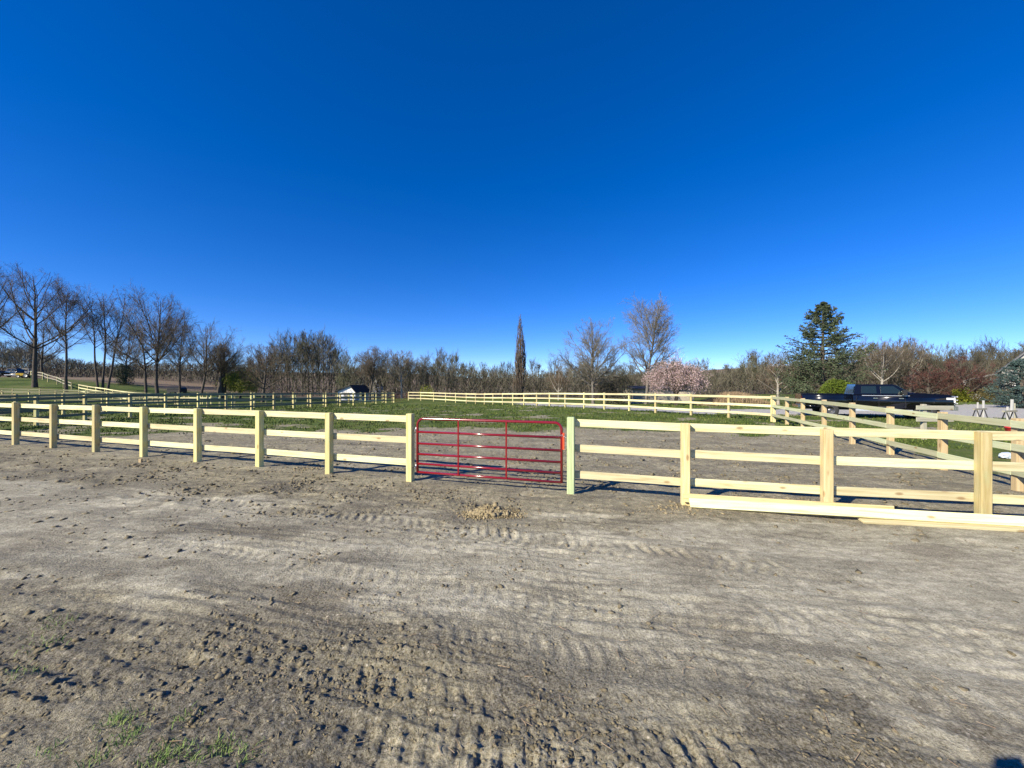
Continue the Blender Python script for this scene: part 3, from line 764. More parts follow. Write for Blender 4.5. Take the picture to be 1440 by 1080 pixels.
def bare_tree(seed, H, crown_r, bare=.28, n1=26, n2=15, n3=11, n4=4, trunk_r=.28, stems=1, upr=.9, shape='vase', lean=0., fork=.0, ang1=(.5, .95), rmin=.0065, dense=1.0, stem_spread=.25):
    rng = np.random.default_rng(seed)
    T = []; TR = []
    for s_ in range(stems):
        k = 12; p = np.array([rng.normal(0, .25) * (stems > 1), rng.normal(0, .25) * (stems > 1), -.3]); d = np.array([lean + rng.normal(0, stem_spread) * (stems > 1) * .5, rng.normal(0, .04), 1.]); pts = [p]
        h_ = H * (1 if s_ == 0 else rng.uniform(.8, .97)) * .93 + .3
        for q in range(k):
            d = norm(d + np.array([rng.normal(0, .035), rng.normal(0, .035), .06])); p = p + d * h_ / k; pts.append(p)
        T.append(pts); TR.append(trunk_r * (.8 if s_ else 1) * np.array([1.35] + list(np.linspace(1, .12, k))) ** 1.0)
    P0 = np.array(T); R0 = np.array(TR)
    def l1(t, plen, pos):
        u = (t - bare) / (1 - bare)
        if shape == 'vase': e = .55 + .75 * np.sin(np.clip(u * 1.15 + .12, 0, 1) * PI) ** .8 - .35 * u
        elif shape == 'round': e = .35 + .9 * np.sin(np.clip(u + .1, 0, 1) * PI * .93)
        elif shape == 'column': e = .9 * (1 - u * .75)
        else: e = 1.15 * (1 - u) + .2
        return crown_r * 1.15 * e
    ctop = H; cbot = H * bare * (.72 if shape == 'round' else .95); ca = (ctop - cbot) / 2; cz = (ctop + cbot) / 2
    P1, R1_ = children(rng, P0, R0, n1, bare, .97, ang1, l1, 7, upr, .055, .55, env=(cz, crown_r, ca, lean * H * .35))
    P2, R2 = children(rng, P1, R1_, n2, .12, .98, (.35, .95), lambda t, L, pos: np.minimum(L * (.46 - .22 * t), 2.6), 4, upr * .3, .07, .5, thin=crown_r * 1.5)
    P3, R3 = children(rng, P2, R2, n3, .1, 1, (.35, 1.0), lambda t, L, pos: L * (.52 - .15 * t), 2, upr * .15, .08, .5, thin=crown_r * .42)
    P4, R4 = children(rng, P3, R3, n4, .1, 1, (.3, .9), lambda t, L, pos: np.maximum(L * .62, .22), 1, .15, .1, .6)
    a = segs(P0, R0); b = segs(P1, np.maximum(R1_, .02))
    tv = joinVF([tubes_np(*a, 8), tubes_np(*b, 6)])
    c_ = segs(P2, np.maximum(R2, rmin * 1.3)); d_ = segs(P3, np.maximum(R3, rmin)); e_ = segs(P4, np.maximum(R4, rmin * .8))
    cv = joinVF([tubes_np(*c_, 3), ribbons_np(rng, d_[0], d_[1], d_[2] * 1.25, d_[3] * 1.25), ribbons_np(rng, e_[0], e_[1], e_[2] * 1.0, e_[3] * .6)])
    return tv, cv, (P1, P2, P3, P4)
def put_tree(name, px, Y, seed, H, crown_r, label, group=None, mt='bark', mc='twig', cat='tree', rz=None, **kw):
    tv, cv, _ = bare_tree(seed, H, crown_r, **kw)
    X, Y = at(px, Y); root = empty(name, (X, Y, tz(X, Y)), 0, label, cat, group)
    link('trunk', mesh_np('trunk', *tv, M[mt], True), root)
    link('crown', mesh_np('crown', *cv, M[mc], True), root)
    return root
G_L = 'tall bare trees on the left'
put_tree('bare_tree', 49, 62, 1, 19.4, 7.6, 'broad bare tree with wide limbs, leftmost of the tall trees', G_L, trunk_r=.30, bare=.34, n1=20, ang1=(.5, 1.05), shape='round', upr=.8)
put_tree('bare_tree', -14, 66, 2, 20, 6.2, 'bare tree cut by the left edge of the photograph', G_L, trunk_r=.27, bare=.35, n1=20)
put_tree('bare_tree', 93, 60, 3, 16.8, 3.2, 'slim leaning bare tree between the broad left tree and the triple-stemmed clump', G_L, trunk_r=.19, bare=.42, n1=20, lean=.07)
put_tree('bare_tree', 138, 64, 4, 16.8, 4.2, 'left stem of the triple clump of tall bare trees', G_L, trunk_r=.16, bare=.40, n1=12, n2=10, n3=8, lean=-.07)
put_tree('bare_tree', 144, 64.5, 5, 17.6, 4.0, 'middle stem of the triple clump of tall bare trees', G_L, trunk_r=.17, bare=.42, n1=12, n2=10, n3=8, lean=.015)
put_tree('bare_tree', 151, 64, 6, 17.2, 4.6, 'right stem of the triple clump of tall bare trees', G_L, trunk_r=.17, bare=.40, n1=14, n2=11, n3=8, lean=.06)
put_tree('bare_tree', 206, 60, 7, 12.0, 4.4, 'shorter spreading bare tree just left of the tall forked tree', G_L, trunk_r=.19, bare=.38, n1=18, shape='round', ang1=(.7, 1.2), upr=.6)
put_tree('bare_tree', 222, 59, 8, 16.6, 4.9, 'tall bare tree with a straight pale-edged trunk and full crown, behind the two-rail fence', G_L, trunk_r=.23, bare=.34, n1=22)
put_tree('bare_tree', 253, 61, 9, 13.0, 2.7, 'thin bare tree right of the tall full-crowned one', G_L, trunk_r=.16, bare=.4, n1=14, lean=-.06)
put_tree('bare_tree', 280, 58, 10, 12.0, 5.6, 'windswept bare tree leaning right, left of the ivy-covered trunk', G_L, trunk_r=.18, bare=.32, n1=18, shape='round', lean=.22, ang1=(.6, 1.1))
put_tree('bare_tree', 311, 60, 12, 9.0, 3.2, 'stocky bare tree with a thick dark trunk beside the yellow-green willow', G_L, trunk_r=.5, bare=.5, n1=16, stems=2, stem_spread=.1)
put_tree('bare_tree', 369, 58, 13, 8.8, 4.0, 'low spreading bare tree just right of the yellow-green willow', None, trunk_r=.22, bare=.26, n1=18, shape='round', ang1=(.7, 1.2), upr=.7, mc='twig_warm')
put_tree('bare_tree', 60, 74, 14, 11, 4.0, 'smaller bare tree behind the broad left tree', G_L, trunk_r=.2, bare=.3, n1=14)
put_tree('bare_tree', 176, 78, 15, 12, 3.5, 'faint bare tree between the triple clump and the spreading tree', G_L, trunk_r=.18, bare=.3, n1=14)
G_C = 'two bare trees beyond the far fence'
put_tree('bare_tree', 834, 50, 21, 11.0, 4.4, 'rounded bare tree left of the taller upright one in mid field', G_C, trunk_r=.19, bare=.24, n1=36, n2=16, n3=9, shape='round', upr=.45, mc='twig_grey', mt='bark_mid', rmin=.0065, ang1=(.45, 1.15))
put_tree('bare_tree', 908, 48, 22, 13.3, 3.9, 'tall upright oval bare tree left of the pink blossom tree', G_C, trunk_r=.19, bare=.27, n1=40, n2=16, n3=9, shape='round', upr=.5, mc='twig_grey', mt='bark_mid', rmin=.0065, ang1=(.45, 1.05))
G_W = 'bare trees at the front of the woods'
put_tree('bare_tree', 520, 66, 31, 8.8, 2.6, 'bare multi-stem tree directly behind the shed roof', G_W, trunk_r=.2, bare=.3, n1=14, stems=2)
put_tree('bare_tree', 565, 70, 32, 8.8, 3.0, 'thin pale-stemmed bare tree right of the shed', G_W, mt='bark_pale', trunk_r=.16, bare=.35, n1=16)
put_tree('bare_tree', 1095, 42, 33, 4.9, 2.7, 'small low bare tree with pale forked limbs left of the big conifer', G_W, mt='bark_pale', mc='twig_warm', trunk_r=.17, bare=.18, n1=14, shape='round', ang1=(.6, 1.15), upr=.5)
put_tree('bare_tree', 1240, 62, 34, 9.2, 3.6, 'bare tree rising behind the pickup cab', G_W, mt='bark_pale', trunk_r=.2, bare=.3, n1=18)
put_tree('bare_tree', 785, 64, 35, 5.8, 2.4, 'small pale bare tree between the columnar tree and the rounded tree', G_W, mt='bark_pale', mc='twig_warm', trunk_r=.1, bare=.25, n1=12)
put_tree('bare_tree', 1280, 66, 36, 9.4, 3.6, 'bare tree behind the pickup bonnet and the red-brown tree', G_W, mt='bark_pale', trunk_r=.2, bare=.3, n1=18)
# columnar poplar
def poplar():
    rng = np.random.default_rng(77); X, Y = at(732, 63); H = 13.6
    root = empty('columnar_tree', (X, Y, tz(X, Y)), 0, 'narrow columnar bare poplar standing alone behind the far fence', 'tree')
    ks = 34; P = []
    for i in range(ks):
        a = rng.uniform(0, 2 * PI); hb = rng.uniform(0, .45) * H * (i > 0); top = min(H, hb + rng.uniform(.35, .7) * H) if i else H
        pts = []
        for q in range(9):
            t = q / 8; zz = hb + (top - hb) * t; rad = 1.15 * float(np.interp(zz / H, [0, .12, .3, .6, .85, 1], [.75, 1, 1, .66, .34, .08])) * min(1, t * 2.2 + (.5 if hb < 1 else .1)) if i else 0
            pts.append((math.cos(a) * rad * (.6 + .4 * (i % 3) / 2) + rng.normal(0, .06), math.sin(a) * rad + rng.normal(0, .06), zz - .2))
        P.append(pts)
    P = np.array(P); R = np.array([(.30 if i == 0 else .085) * np.linspace(1, .12, 9) for i in range(ks)])
    P2, R2 = children(rng, P, R, 24, .08, 1, (.2, .7), lambda t, L, p: np.full(t.shape, 1.1) * (1.1 - .6 * t), 2, 1.2, .08, .6)
    P3, R3 = children(rng, P2, R2, 4, .1, 1, (.2, .6), lambda t, L, p: L * .55, 1, .8, .1, .7)
    link('trunk', mesh_np('trunk', *tubes_np(*segs(P, R), 6), M['bark'], True), root)
    c = segs(P2, np.maximum(R2 * .7, .009)); d = segs(P3, np.maximum(R3, .009))
    link('crown', mesh_np('crown', *joinVF([tubes_np(*c, 3), ribbons_np(rng, d[0], d[1], d[2], d[3])]), M['twig_warm'], True), root)
poplar()

def leaf_quads(rng, C, s, flat=None):
    n = len(C); a = norm(rng.normal(size=(n, 3))); b = norm(np.cross(a, rng.normal(size=(n, 3))))
    s = np.broadcast_to(s, (n,))[:, None]
    V = np.stack([C - a * s, C + b * s * .5, C + a * s, C - b * s * .5], 1).reshape(-1, 3)
    return V, np.arange(n * 4).reshape(-1, 4)
def shell_points(rng, n, rx, ry, rz, cz, power=.45, lumps=8, lump=.25):
    d = norm(rng.normal(size=(n, 3))); r = rng.uniform(0, 1, n) ** power
    L = norm(rng.normal(size=(lumps, 3))); f = 1 + lump * (np.max(d @ L.T, axis=1) ** 6 - .4)
    P = d * (r * f)[:, None] * np.array([rx, ry, rz]); P[:, 2] += cz
    return P
def shrub(name, px, Y, rx, rz, m, label, n=5000, s=.07, cat='shrub', group=None, seed=1, base=0.):
    rng = np.random.default_rng(seed); X, Y = at(px, Y)
    root = empty(name, (X, Y, tz(X, Y)), 0, label, cat, group)
    P = shell_points(rng, n, rx, rx * .9, rz, rz * .55 + base, .35, 14, .35); P = P[P[:, 2] > 0.02]
    link('foliage', mesh_np('foliage', *leaf_quads(rng, P, s * rng.uniform(.6, 1.3, len(P))), M[m]), root)
    st = rng.normal(size=(26, 3)) * [.05, .05, 0]; e = shell_points(rng, 26, rx * .8, rx * .7, rz * .8, rz * .55)
    link('stems', mesh_np('stems', *tubes_np(st, e, np.full(26, .03), np.full(26, .012), 4), M['bark']), root)
shrub('round_bush', 1182, 33, 1.45, 1.75, 'bush', 'rounded bright green evergreen bush behind the pickup bed', 14000, .06, 'bush', seed=3)
shrub('golden_shrub', 1351, 46, 1.0, 1.15, 'bush_gold', 'low yellow-green shrub right of the pickup nose', 5000, .07, seed=4)
shrub('olive_shrub', 1395, 43, 1.5, 1.1, 'bush_olive', 'low brownish olive shrub left of the blue spruce', 6000, .07, seed=5)
shrub('olive_shrub', 1432, 41, 1.4, 1.0, 'bush_olive', 'brownish shrub under the blue spruce at the right edge', 6000, .07, seed=6)
shrub('dark_shrub', 866, 52, 2.3, 2.5, 'woods', 'dark shrub mass between the two bare trees', 6000, .09, seed=7)
shrub('dark_evergreen', 175, 76, 1.4, 3.0, 'needle', 'small dark evergreen beyond the white fence at left', 4000, .1, 'evergreen', seed=8)
shrub('dark_shrub', 496, 80, 3.0, 4.2, 'needle', 'dark evergreen thicket right behind the shed gable', 6000, .12, seed=9, base=.3)
shrub('budding_shrub', 600, 66, 1.5, 1.5, 'willow', 'small yellow-green budding shrub behind the left end of the far fence', 1800, .06, seed=10)
# reeds
rng = np.random.default_rng(21)
n = 9000; X0, Y0 = at(1030, 43)
x = X0 + rng.normal(0, 1.6, n).clip(-3.6, 3.6); y = Y0 + rng.normal(0, .8, n); hh_ = 1.5 * np.exp(-((x - X0) / 3.4) ** 2) * rng.uniform(.5, 1.15, n)
V, F = blades(rng, x, y, terrain(x, y) - .02, hh_, np.full(n, .016), .35)
tag(link('dry_reeds', mesh_np('dry_reeds', V, F, M['straw'])), 'clump of dry straw-coloured tall grass beyond the driveway', 'reeds', kind='stuff')

# weeping cherry, willow, red maple
def weeping(name, px, Y, H, r, trunk_h, mleaf, label, seed, nl=26, leafn=3, leafs=.05, droop=1.5, mt='bark', mtw='twig', drop=.55, n2=16, cat='tree'):
    rng = np.random.default_rng(seed); X, Y = at(px, Y)
    root = empty(name, (X, Y, tz(X, Y)), 0, label, cat)
    P0 = np.array([[(rng.normal(0, .04), rng.normal(0, .04), z_) for z_ in np.linspace(-.2, trunk_h, 5)]]); R0 = np.array([np.linspace(.24, .17, 5)])
    L1_ = []
    for i in range(nl):
        a = 2 * PI * i / nl * 2.39; u = rng.uniform(.35, 1); pts = []
        for q in range(8):
            t = q / 7; rr2 = r * u * (t ** .85); zz = trunk_h + (H - trunk_h) * (1 - (u * .55) ** 2) * math.sin(min(t * 1.25, 1) * PI / 2) - max(0, t - .75) * drop * H * .6
            pts.append((math.cos(a) * rr2 + rng.normal(0, .05), math.sin(a) * rr2 + rng.normal(0, .05), zz))
        L1_.append(pts)
    P1 = np.array(L1_); R1_ = np.tile(np.linspace(.09, .02, 8), (nl, 1))
    P2, R2 = children(rng, P1, R1_, n2, .3, 1, (.3, 1.1), lambda t, L, p: np.minimum(p[..., 2] * drop, H * .5), 5, -droop, .07, .5)
    P3, R3 = children(rng, P2, R2, 3, .1, .9, (.3, .8), lambda t, L, p: L * .4, 2, -droop * .8, .1, .6)
    P2[..., 2] = np.maximum(P2[..., 2], .25); P3[..., 2] = np.maximum(P3[..., 2], .25)
    link('trunk', mesh_np('trunk', *joinVF([tubes_np(*segs(P0, R0), 8), tubes_np(*segs(P1, R1_), 5)]), M[mt], True), root)
    link('branches', mesh_np('branches', *joinVF([tubes_np(*segs(P2, np.maximum(R2, .009)), 3), tubes_np(*segs(P3, np.maximum(R3, .007)), 3)]), M[mtw], True), root)
    A = np.concatenate([P2[:, 1:].reshape(-1, 3), P3.reshape(-1, 3)]); A = np.repeat(A, leafn, 0) + rng.normal(0, .09, (len(A) * leafn, 3))
    link('blossom' if mleaf == 'pink' else 'foliage', mesh_np('foliage', *leaf_quads(rng, A, leafs * rng.uniform(.6, 1.3, len(A))), M[mleaf]), root)
weeping('cherry_tree', 951, 43, 4.5, 2.75, 1.2, 'pink', 'weeping cherry covered in pink blossom right of the tall bare tree', 41, nl=30, leafn=3, leafs=.045, n2=20)
weeping('willow_tree', 338, 62, 4.7, 1.9, 1.0, 'willow', 'small yellow-green weeping willow among the bare trees at left', 42, nl=26, leafn=4, leafs=.07, n2=16)
def maple(px, Y, H, r, seed, label, n1=26):
    tv, cv, (P1, P2, P3, P4) = bare_tree(seed, H, r, bare=.16, n1=n1, n2=10, n3=7, n4=3, shape='round', ang1=(.7, 1.25), upr=.55, trunk_r=.22, rmin=.012)
    X, Y = at(px, Y); root = empty('red_tree', (X, Y, tz(X, Y)), 0, label, 'tree', 'red-brown budding trees by the house')
    link('trunk', mesh_np('trunk', *tv, M['bark'], True), root); link('crown', mesh_np('crown', *cv, M['twig_red'], True), root)
    rng = np.random.default_rng(seed + 5); A = P4[:, -1]; A = A[rng.uniform(0, 1, len(A)) < .8]
    link('buds', mesh_np('buds', *leaf_quads(rng, A, .05 * rng.uniform(.6, 1.4, len(A))), M['twig_red']), root)
maple(1352, 46, 5.6, 3.4, 51, 'larger red-brown budding tree right of the pickup nose')
maple(1306, 47, 4.5, 2.5, 52, 'smaller red-brown budding tree behind the pickup bonnet', 22)

# conifer
def conifer(name, px, Y, H, r, m, label, seed, lev=26, open_=.0, base=.1):
    rng = np.random.default_rng(seed); X, Y = at(px, Y)
    root = empty(name, (X, Y, tz(X, Y)), 0, label, 'conifer')
    P0 = np.array([[(0.04 * math.sin(z_), 0, z_) for z_ in np.linspace(-.2, H, 10)]]); R0 = np.array([np.linspace(.28, .03, 10)])
    br = []
    for i in range(lev):
        t = (i + .5) / lev; z_ = H * (base + (1 - base) * t); env = r * min(1, 1.42 * (1 - t) ** .80) + .06
        for j in range(int(9 - 4.5 * t)):
            a = rng.uniform(0, 2 * PI); L = env * rng.uniform(.66, 1.14); pts = []
            for q in range(6):
                s_ = q / 5; pts.append((math.cos(a) * L * s_ + rng.normal(0, .02), math.sin(a) * L * s_ + rng.normal(0, .02), z_ + rng.normal(0, .03) - L * .22 * s_ * (1 - t * 1.6) + L * .30 * s_ ** 2.5))
            br.append(pts)
    P1 = np.array(br); R1_ = np.tile(np.linspace(.045, .012, 6), (len(br), 1))
    P2, R2 = children(rng, P1, R1_, 16, .22, 1.0, (.5, 1.1), lambda t, L, p: np.minimum(L * .34 * (1.25 - t), .9) + .08, 3, .05, .06, .6)
    P2[..., 2] -= 0
    link('trunk', mesh_np('trunk', *joinVF([tubes_np(*segs(P0, R0), 8), tubes_np(*segs(P1, R1_), 4)]), M['bark'], True), root)
    A = P2.reshape(-1, 3); A = np.repeat(A, 4, 0) + rng.normal(0, .045, (len(A) * 4, 3)) * [1.3, 1.3, .35]
    link('crown', mesh_np('crown', *leaf_quads(rng, A, (.030 + .0040 * H) * rng.uniform(.6, 1.4, len(A))), M[m]), root)
conifer('conifer_tree', 1157, 38, 10.2, 3.8, 'needle', 'large dark open-branched spruce behind the pickup bed', 61, 30, base=.05)
conifer('blue_spruce', 1436, 33, 4.2, 1.9, 'needle_blue', 'small bluish spruce cut by the right edge in front of the house', 62, 18, base=.04)

# ------------------------------------------------------------------ woodland mass
def woodland():
    rng = np.random.default_rng(99)
    tem = []
    for i in range(6):
        tem.append(None)
        r2 = np.random.default_rng(300 + i)
        P0 = np.array([[(r2.normal(0, .12), r2.normal(0, .12), z_) for z_ in np.linspace(-.3, 9.6, 7)]]); R0 = np.array([np.linspace(.12, .025, 7)])
        cr = [2.7, 3.3, 2.4, 3.0, 3.6, 2.6][i]
        P1, R1_ = children(r2, P0, R0, 20, .18, .98, (.45, .9), lambda t, L, p: cr * (.5 + .8 * np.sin(np.clip(t * 1.05, 0, 1) * PI)) , 4, 1.0, .1, .5)
        P2, R2 = children(r2, P1, R1_, 8, .15, 1, (.35, .9), lambda t, L, p: L * (.5 - .2 * t), 1, .5, .1, .5)
        P3, R3 = children(r2, P2, R2, 5, .1, 1, (.35, .9), lambda t, L, p: L * .62, 1, .4, .1, .6)
        a, b = tubes_np(*segs(P0, R0), 5), tubes_np(*segs(P1, np.maximum(R1_ * .7, .018)), 3)
        c = segs(P2, R2); d = segs(P3, R3)
        tem[i] = joinVF([a, b, ribbons_np(r2, c[0], c[1], np.full(len(c[0]), .022), np.full(len(c[0]), .014)),
                         ribbons_np(r2, d[0], d[1], np.full(len(d[0]), .017), np.full(len(d[0]), .010))])
    print('wood template quads', [len(t[1]) for t in tem])
    # skyline of the woods: column -> y of the tops in the photograph
    kx = [-250, -60, 0, 40, 60, 110, 160, 250, 330, 375, 400, 430, 465, 485, 500, 530, 560, 590, 620, 655, 685, 720, 760, 790, 850, 900, 985, 1010, 1040, 1065, 1110, 1160, 1210, 1240, 1280, 1305, 1340, 1400, 1425, 1700]
    ky = [478, 474, 472, 478, 486, 503, 508, 505, 500, 490, 470, 464, 474, 492, 500, 498, 498, 498, 494, 500, 508, 512, 513, 508, 504, 508, 504, 512, 502, 497, 498, 495, 486, 480, 480, 490, 488, 486, 481, 478]
    out = {'woods': [], 'woods_green': []}
    cnt = 0
    for row, (Yr, dpx, f) in enumerate([(74, 13, .86), (84, 15, .95), (97, 17, 1.0)]):
        px = -190
        while px < 1640:
            px += dpx * rng.uniform(.7, 1.4)
            Y_ = Yr * rng.uniform(.95, 1.06); 
            if px < 480: Y_ += 10 + (14 if px < 300 else 0)
            if px > 1250: Y_ = Y_ * .9
            if px < -80 or px > 1500: Y_ *= .8
            X_ = (px - 720) / FPX * Y_; z_ = tz(X_, Y_)
            top = np.interp(px, kx, ky) + rng.uniform(-2, 17) + (1 - f) * 70
            Ht = 2 + (541 - top) * Y_ / FPX - z_
            if Ht < 2.5: continue
            V, F = tem[rng.integers(6)]; s = Ht / 10.0; sw = s * rng.uniform(.9, 1.2) if s > .6 else .8 * s + .15
            a = rng.uniform(0, 2 * PI); c_, q = math.cos(a), math.sin(a)
            W = np.stack([(V[:, 0] * c_ - V[:, 1] * q) * sw + X_, (V[:, 0] * q + V[:, 1] * c_) * sw + Y_, V[:, 2] * s + z_], 1)
            out['woods_green' if rng.uniform() < .22 else 'woods'].append((W, F)); cnt += 1
    print('wood trees', cnt)
    # undergrowth between the trunks
    n = 62000
    px = rng.uniform(-200, 1640, n); Y_ = rng.uniform(70, 96, n) + np.where(px < 480, 10, 0) + np.where(px < 300, 12, 0) - np.where(px > 1250, 8, 0); X_ = (px - 720) / FPX * Y_
    z0 = terrain(X_, Y_); topH = (2 + (541 - np.interp(px, kx, ky)) * Y_ / FPX - z0)
    A = np.stack([X_, Y_, z0 + rng.uniform(0, .62, n) * topH], 1)
    B = A + np.stack([rng.normal(0, .5, n), rng.normal(0, .5, n), rng.uniform(.4, 1.5, n)], 1)
    u = ribbons_np(rng, A, B, np.full(n, .044), np.full(n, .02))
    h = len(A) // 2
    out['woods'].append(u)
    for m_, lab in (('woods', 'brown leafless woodland closing the horizon behind the fields'), ('woods_green', 'sparser olive-tinted budding trees mixed through the far woodland')):
        V, F = joinVF(out[m_])
        tag(link('far_woodland' if m_ == 'woods' else 'budding_woodland', mesh_np(m_, V, F, M[m_])), lab, 'woods', kind='stuff')
woodland()

# ------------------------------------------------------------------ buildings
def gable(bm, W, D, eave, ridge, roofmode=False, over=.35, asym=.5, th=.14):
    """ridge along y; W across x"""
    xr = -W / 2 + W * asym
    if not roofmode:
        add_prism(bm, [(-W / 2, -.3), (W / 2, -.3), (W / 2, eave), (xr, ridge), (-W / 2, eave)], 0, D)
    else:
        for s_, xe in ((-1, -W / 2), (1, W / 2)):
            sl = (ridge - eave) / abs(xe - xr); xo = xe + s_ * over; zo = eave - sl * over
            add_prism(bm, [(xo, zo + .01), (xr, ridge + .01), (xr, ridge + .01 + th), (xo, zo + .01 + th)], -over, D + over)
def building(name, px, Y, rz, W, D, eave, ridge, mw, mr, label, asym=.5, wins=(), dz=0, cat='building', door=None, th=.14):
    X, Y = at(px, Y); root = empty(name, (X, Y, tz(X, Y) + dz), rz, label, cat)
    bm = bmesh.new(); gable(bm, W, D, eave, ridge, asym=asym); bm_obj('wall', bm, M[mw], root)
    bm = bmesh.new(); gable(bm, W, D, eave, ridge, True, asym=asym, th=th); bm_obj('roof', bm, M[mr], root)
    for (side, u, z0, w_, h_) in wins:
        fr = bmesh.new(); pn = bmesh.new()
        if side == 'f': add_box(fr, u - w_ / 2 - .07, u + w_ / 2 + .07, -.05, -.003, z0 - .07, z0 + h_ + .07); add_box(pn, u - w_ / 2, u + w_ / 2, -.065, -.053, z0, z0 + h_)
        else:
            sx = W / 2 if side == 'r' else -W / 2; e = 1 if side == 'r' else -1
            xa, xb = sorted((sx + .003 * e, sx + .05 * e)); add_box(fr, xa, xb, u - w_ / 2 - .07, u + w_ / 2 + .07, z0 - .07, z0 + h_ + .07)
            xa, xb = sorted((sx + .053 * e, sx + .065 * e)); add_box(pn, xa, xb, u - w_ / 2, u + w_ / 2, z0, z0 + h_)
        f = bm_obj('window', fr, M['white'], root); bm_obj('pane', pn, M['glass'], f)
    if door:
        bm = bmesh.new(); add_box(bm, door[0], door[0] + door[2], -.06, -.003, 0, door[1]); bm_obj('door', bm, M['white' if mw != 'white' else 'cream'], root)
    return root
building('shed', 487, 66, math.radians(-6), 3.2, 5.0, 1.3, 2.25, 'white', 'roof', 'small white gabled shed with a black roof seen over the rail fence', asym=.74, dz=.25, wins=[('r', 2.7, .4, 1.2, .6)], cat='shed', door=(-.4, 1.1, .8))
r_ = building('farmhouse', 905, 57, math.radians(90), 5.0, 8.6, 2.05, 2.35, 'cream', 'roof_brown', 'long low tan house with a dark roof behind the two bare trees', cat='house')
r_.location.x += 6.3
building('white_house', 516, 120, math.radians(10), 7, 9, 5.0, 8.2, 'white', 'roof_grey', 'white house glimpsed through the trees above the shed', wins=[('f', -1.8, 3.2, 1, 1.4), ('f', 1.8, 3.2, 1, 1.4)], cat='house')
h_ = building('house', 1480, 42, math.radians(-50), 6.8, 9, 3.7, 7.6, 'grey_siding', 'roof_grey', 'house with a steep grey gable roof cut by the right edge', wins=[('f', -1.9, 1.0, 1.1, 1.3), ('f', .0, 3.9, 1.1, 1.2), ('f', 1.9, 1.0, 1.1, 1.3)], cat='house', door=(-.3, 2.1, .95))
# porch roof and columns, parts of the house
bm = bmesh.new(); add_prism(bm, [(-6.4, 2.35), (-3.45, 3.3), (-3.45, 3.46), (-6.4, 2.5)], .6, 5.0); bm_obj('porch_roof', bm, M['roof_grey'], h_)
for y_ in (.8, 2.8, 4.8):
    bm = bmesh.new(); add_lathe(bm, [(.16, 0), (.16, .1), (.12, .14), (.11, 2.2), (.15, 2.24), (.15, 2.34)], (-6.2, y_, 0), 'z', 12); bm_obj('porch_column', bm, M['white'], h_, True)

# ------------------------------------------------------------------ vehicles
def wheel(parent, x, y, r, w_, side, rimm='rim'):
    bm = bmesh.new(); add_lathe(bm, [(r * .62, -w_ / 2 * .9), (r * .93, -w_ / 2), (r, -w_ / 2 * .7), (r, w_ / 2 * .7), (r * .93, w_ / 2), (r * .62, w_ / 2 * .9)], (x, y, r), 'y', 28)
    w = bm_obj('wheel', bm, M['rubber'], parent, True)
    bm = bmesh.new(); s = side * w_ / 2
    prof = [(r * .60, s * .93), (r * .56, s * .99), (r * .50, s * .80), (r * .22, s * .66), (r * .18, s * 1.02), (r * .05, s * 1.05)]
    if side < 0: pass
    add_lathe(bm, prof, (x, y, r), 'y', 20); bm_obj('rim', bm, M[rimm], w, True)
    return w
def arch(xc, zc, r, z_b, n=9):
    """points of a wheel-arch going from front to rear at bottom height z_b (list from high x to low x)"""
    a0 = math.asin((z_b - zc) / r); return [(xc + r * math.cos(a), zc + r * math.sin(a)) for a in np.linspace(a0, PI - a0, n)]
def shape_side(bm, bev):
    bmesh.ops.bevel(bm, geom=[e for e in bm.edges if e.is_manifold and e.calc_face_angle(0) > .5], offset=bev, segments=2, affect='EDGES', profile=.6)
    for z in (.62, .72, .84, .95, 1.02, 1.07, 1.12, 1.17, 1.22, 1.30):
        bmesh.ops.bisect_plane(bm, geom=bm.verts[:] + bm.edges[:] + bm.faces[:], plane_co=(0, 0, z), plane_no=(0, 0, 1))
    for v in bm.verts:
        f = float(np.interp(v.co.z, [.5, .62, .72, .84, .95, 1.02, 1.07, 1.12, 1.17, 1.22, 1.30, 1.48], [.955, .972, .985, .993, .998, 1.0, .998, .990, .978, .968, .955, .93]))
        v.co.y *= f
    bmesh.ops.triangulate(bm, faces=[f for f in bm.faces if len(f.verts) > 4])
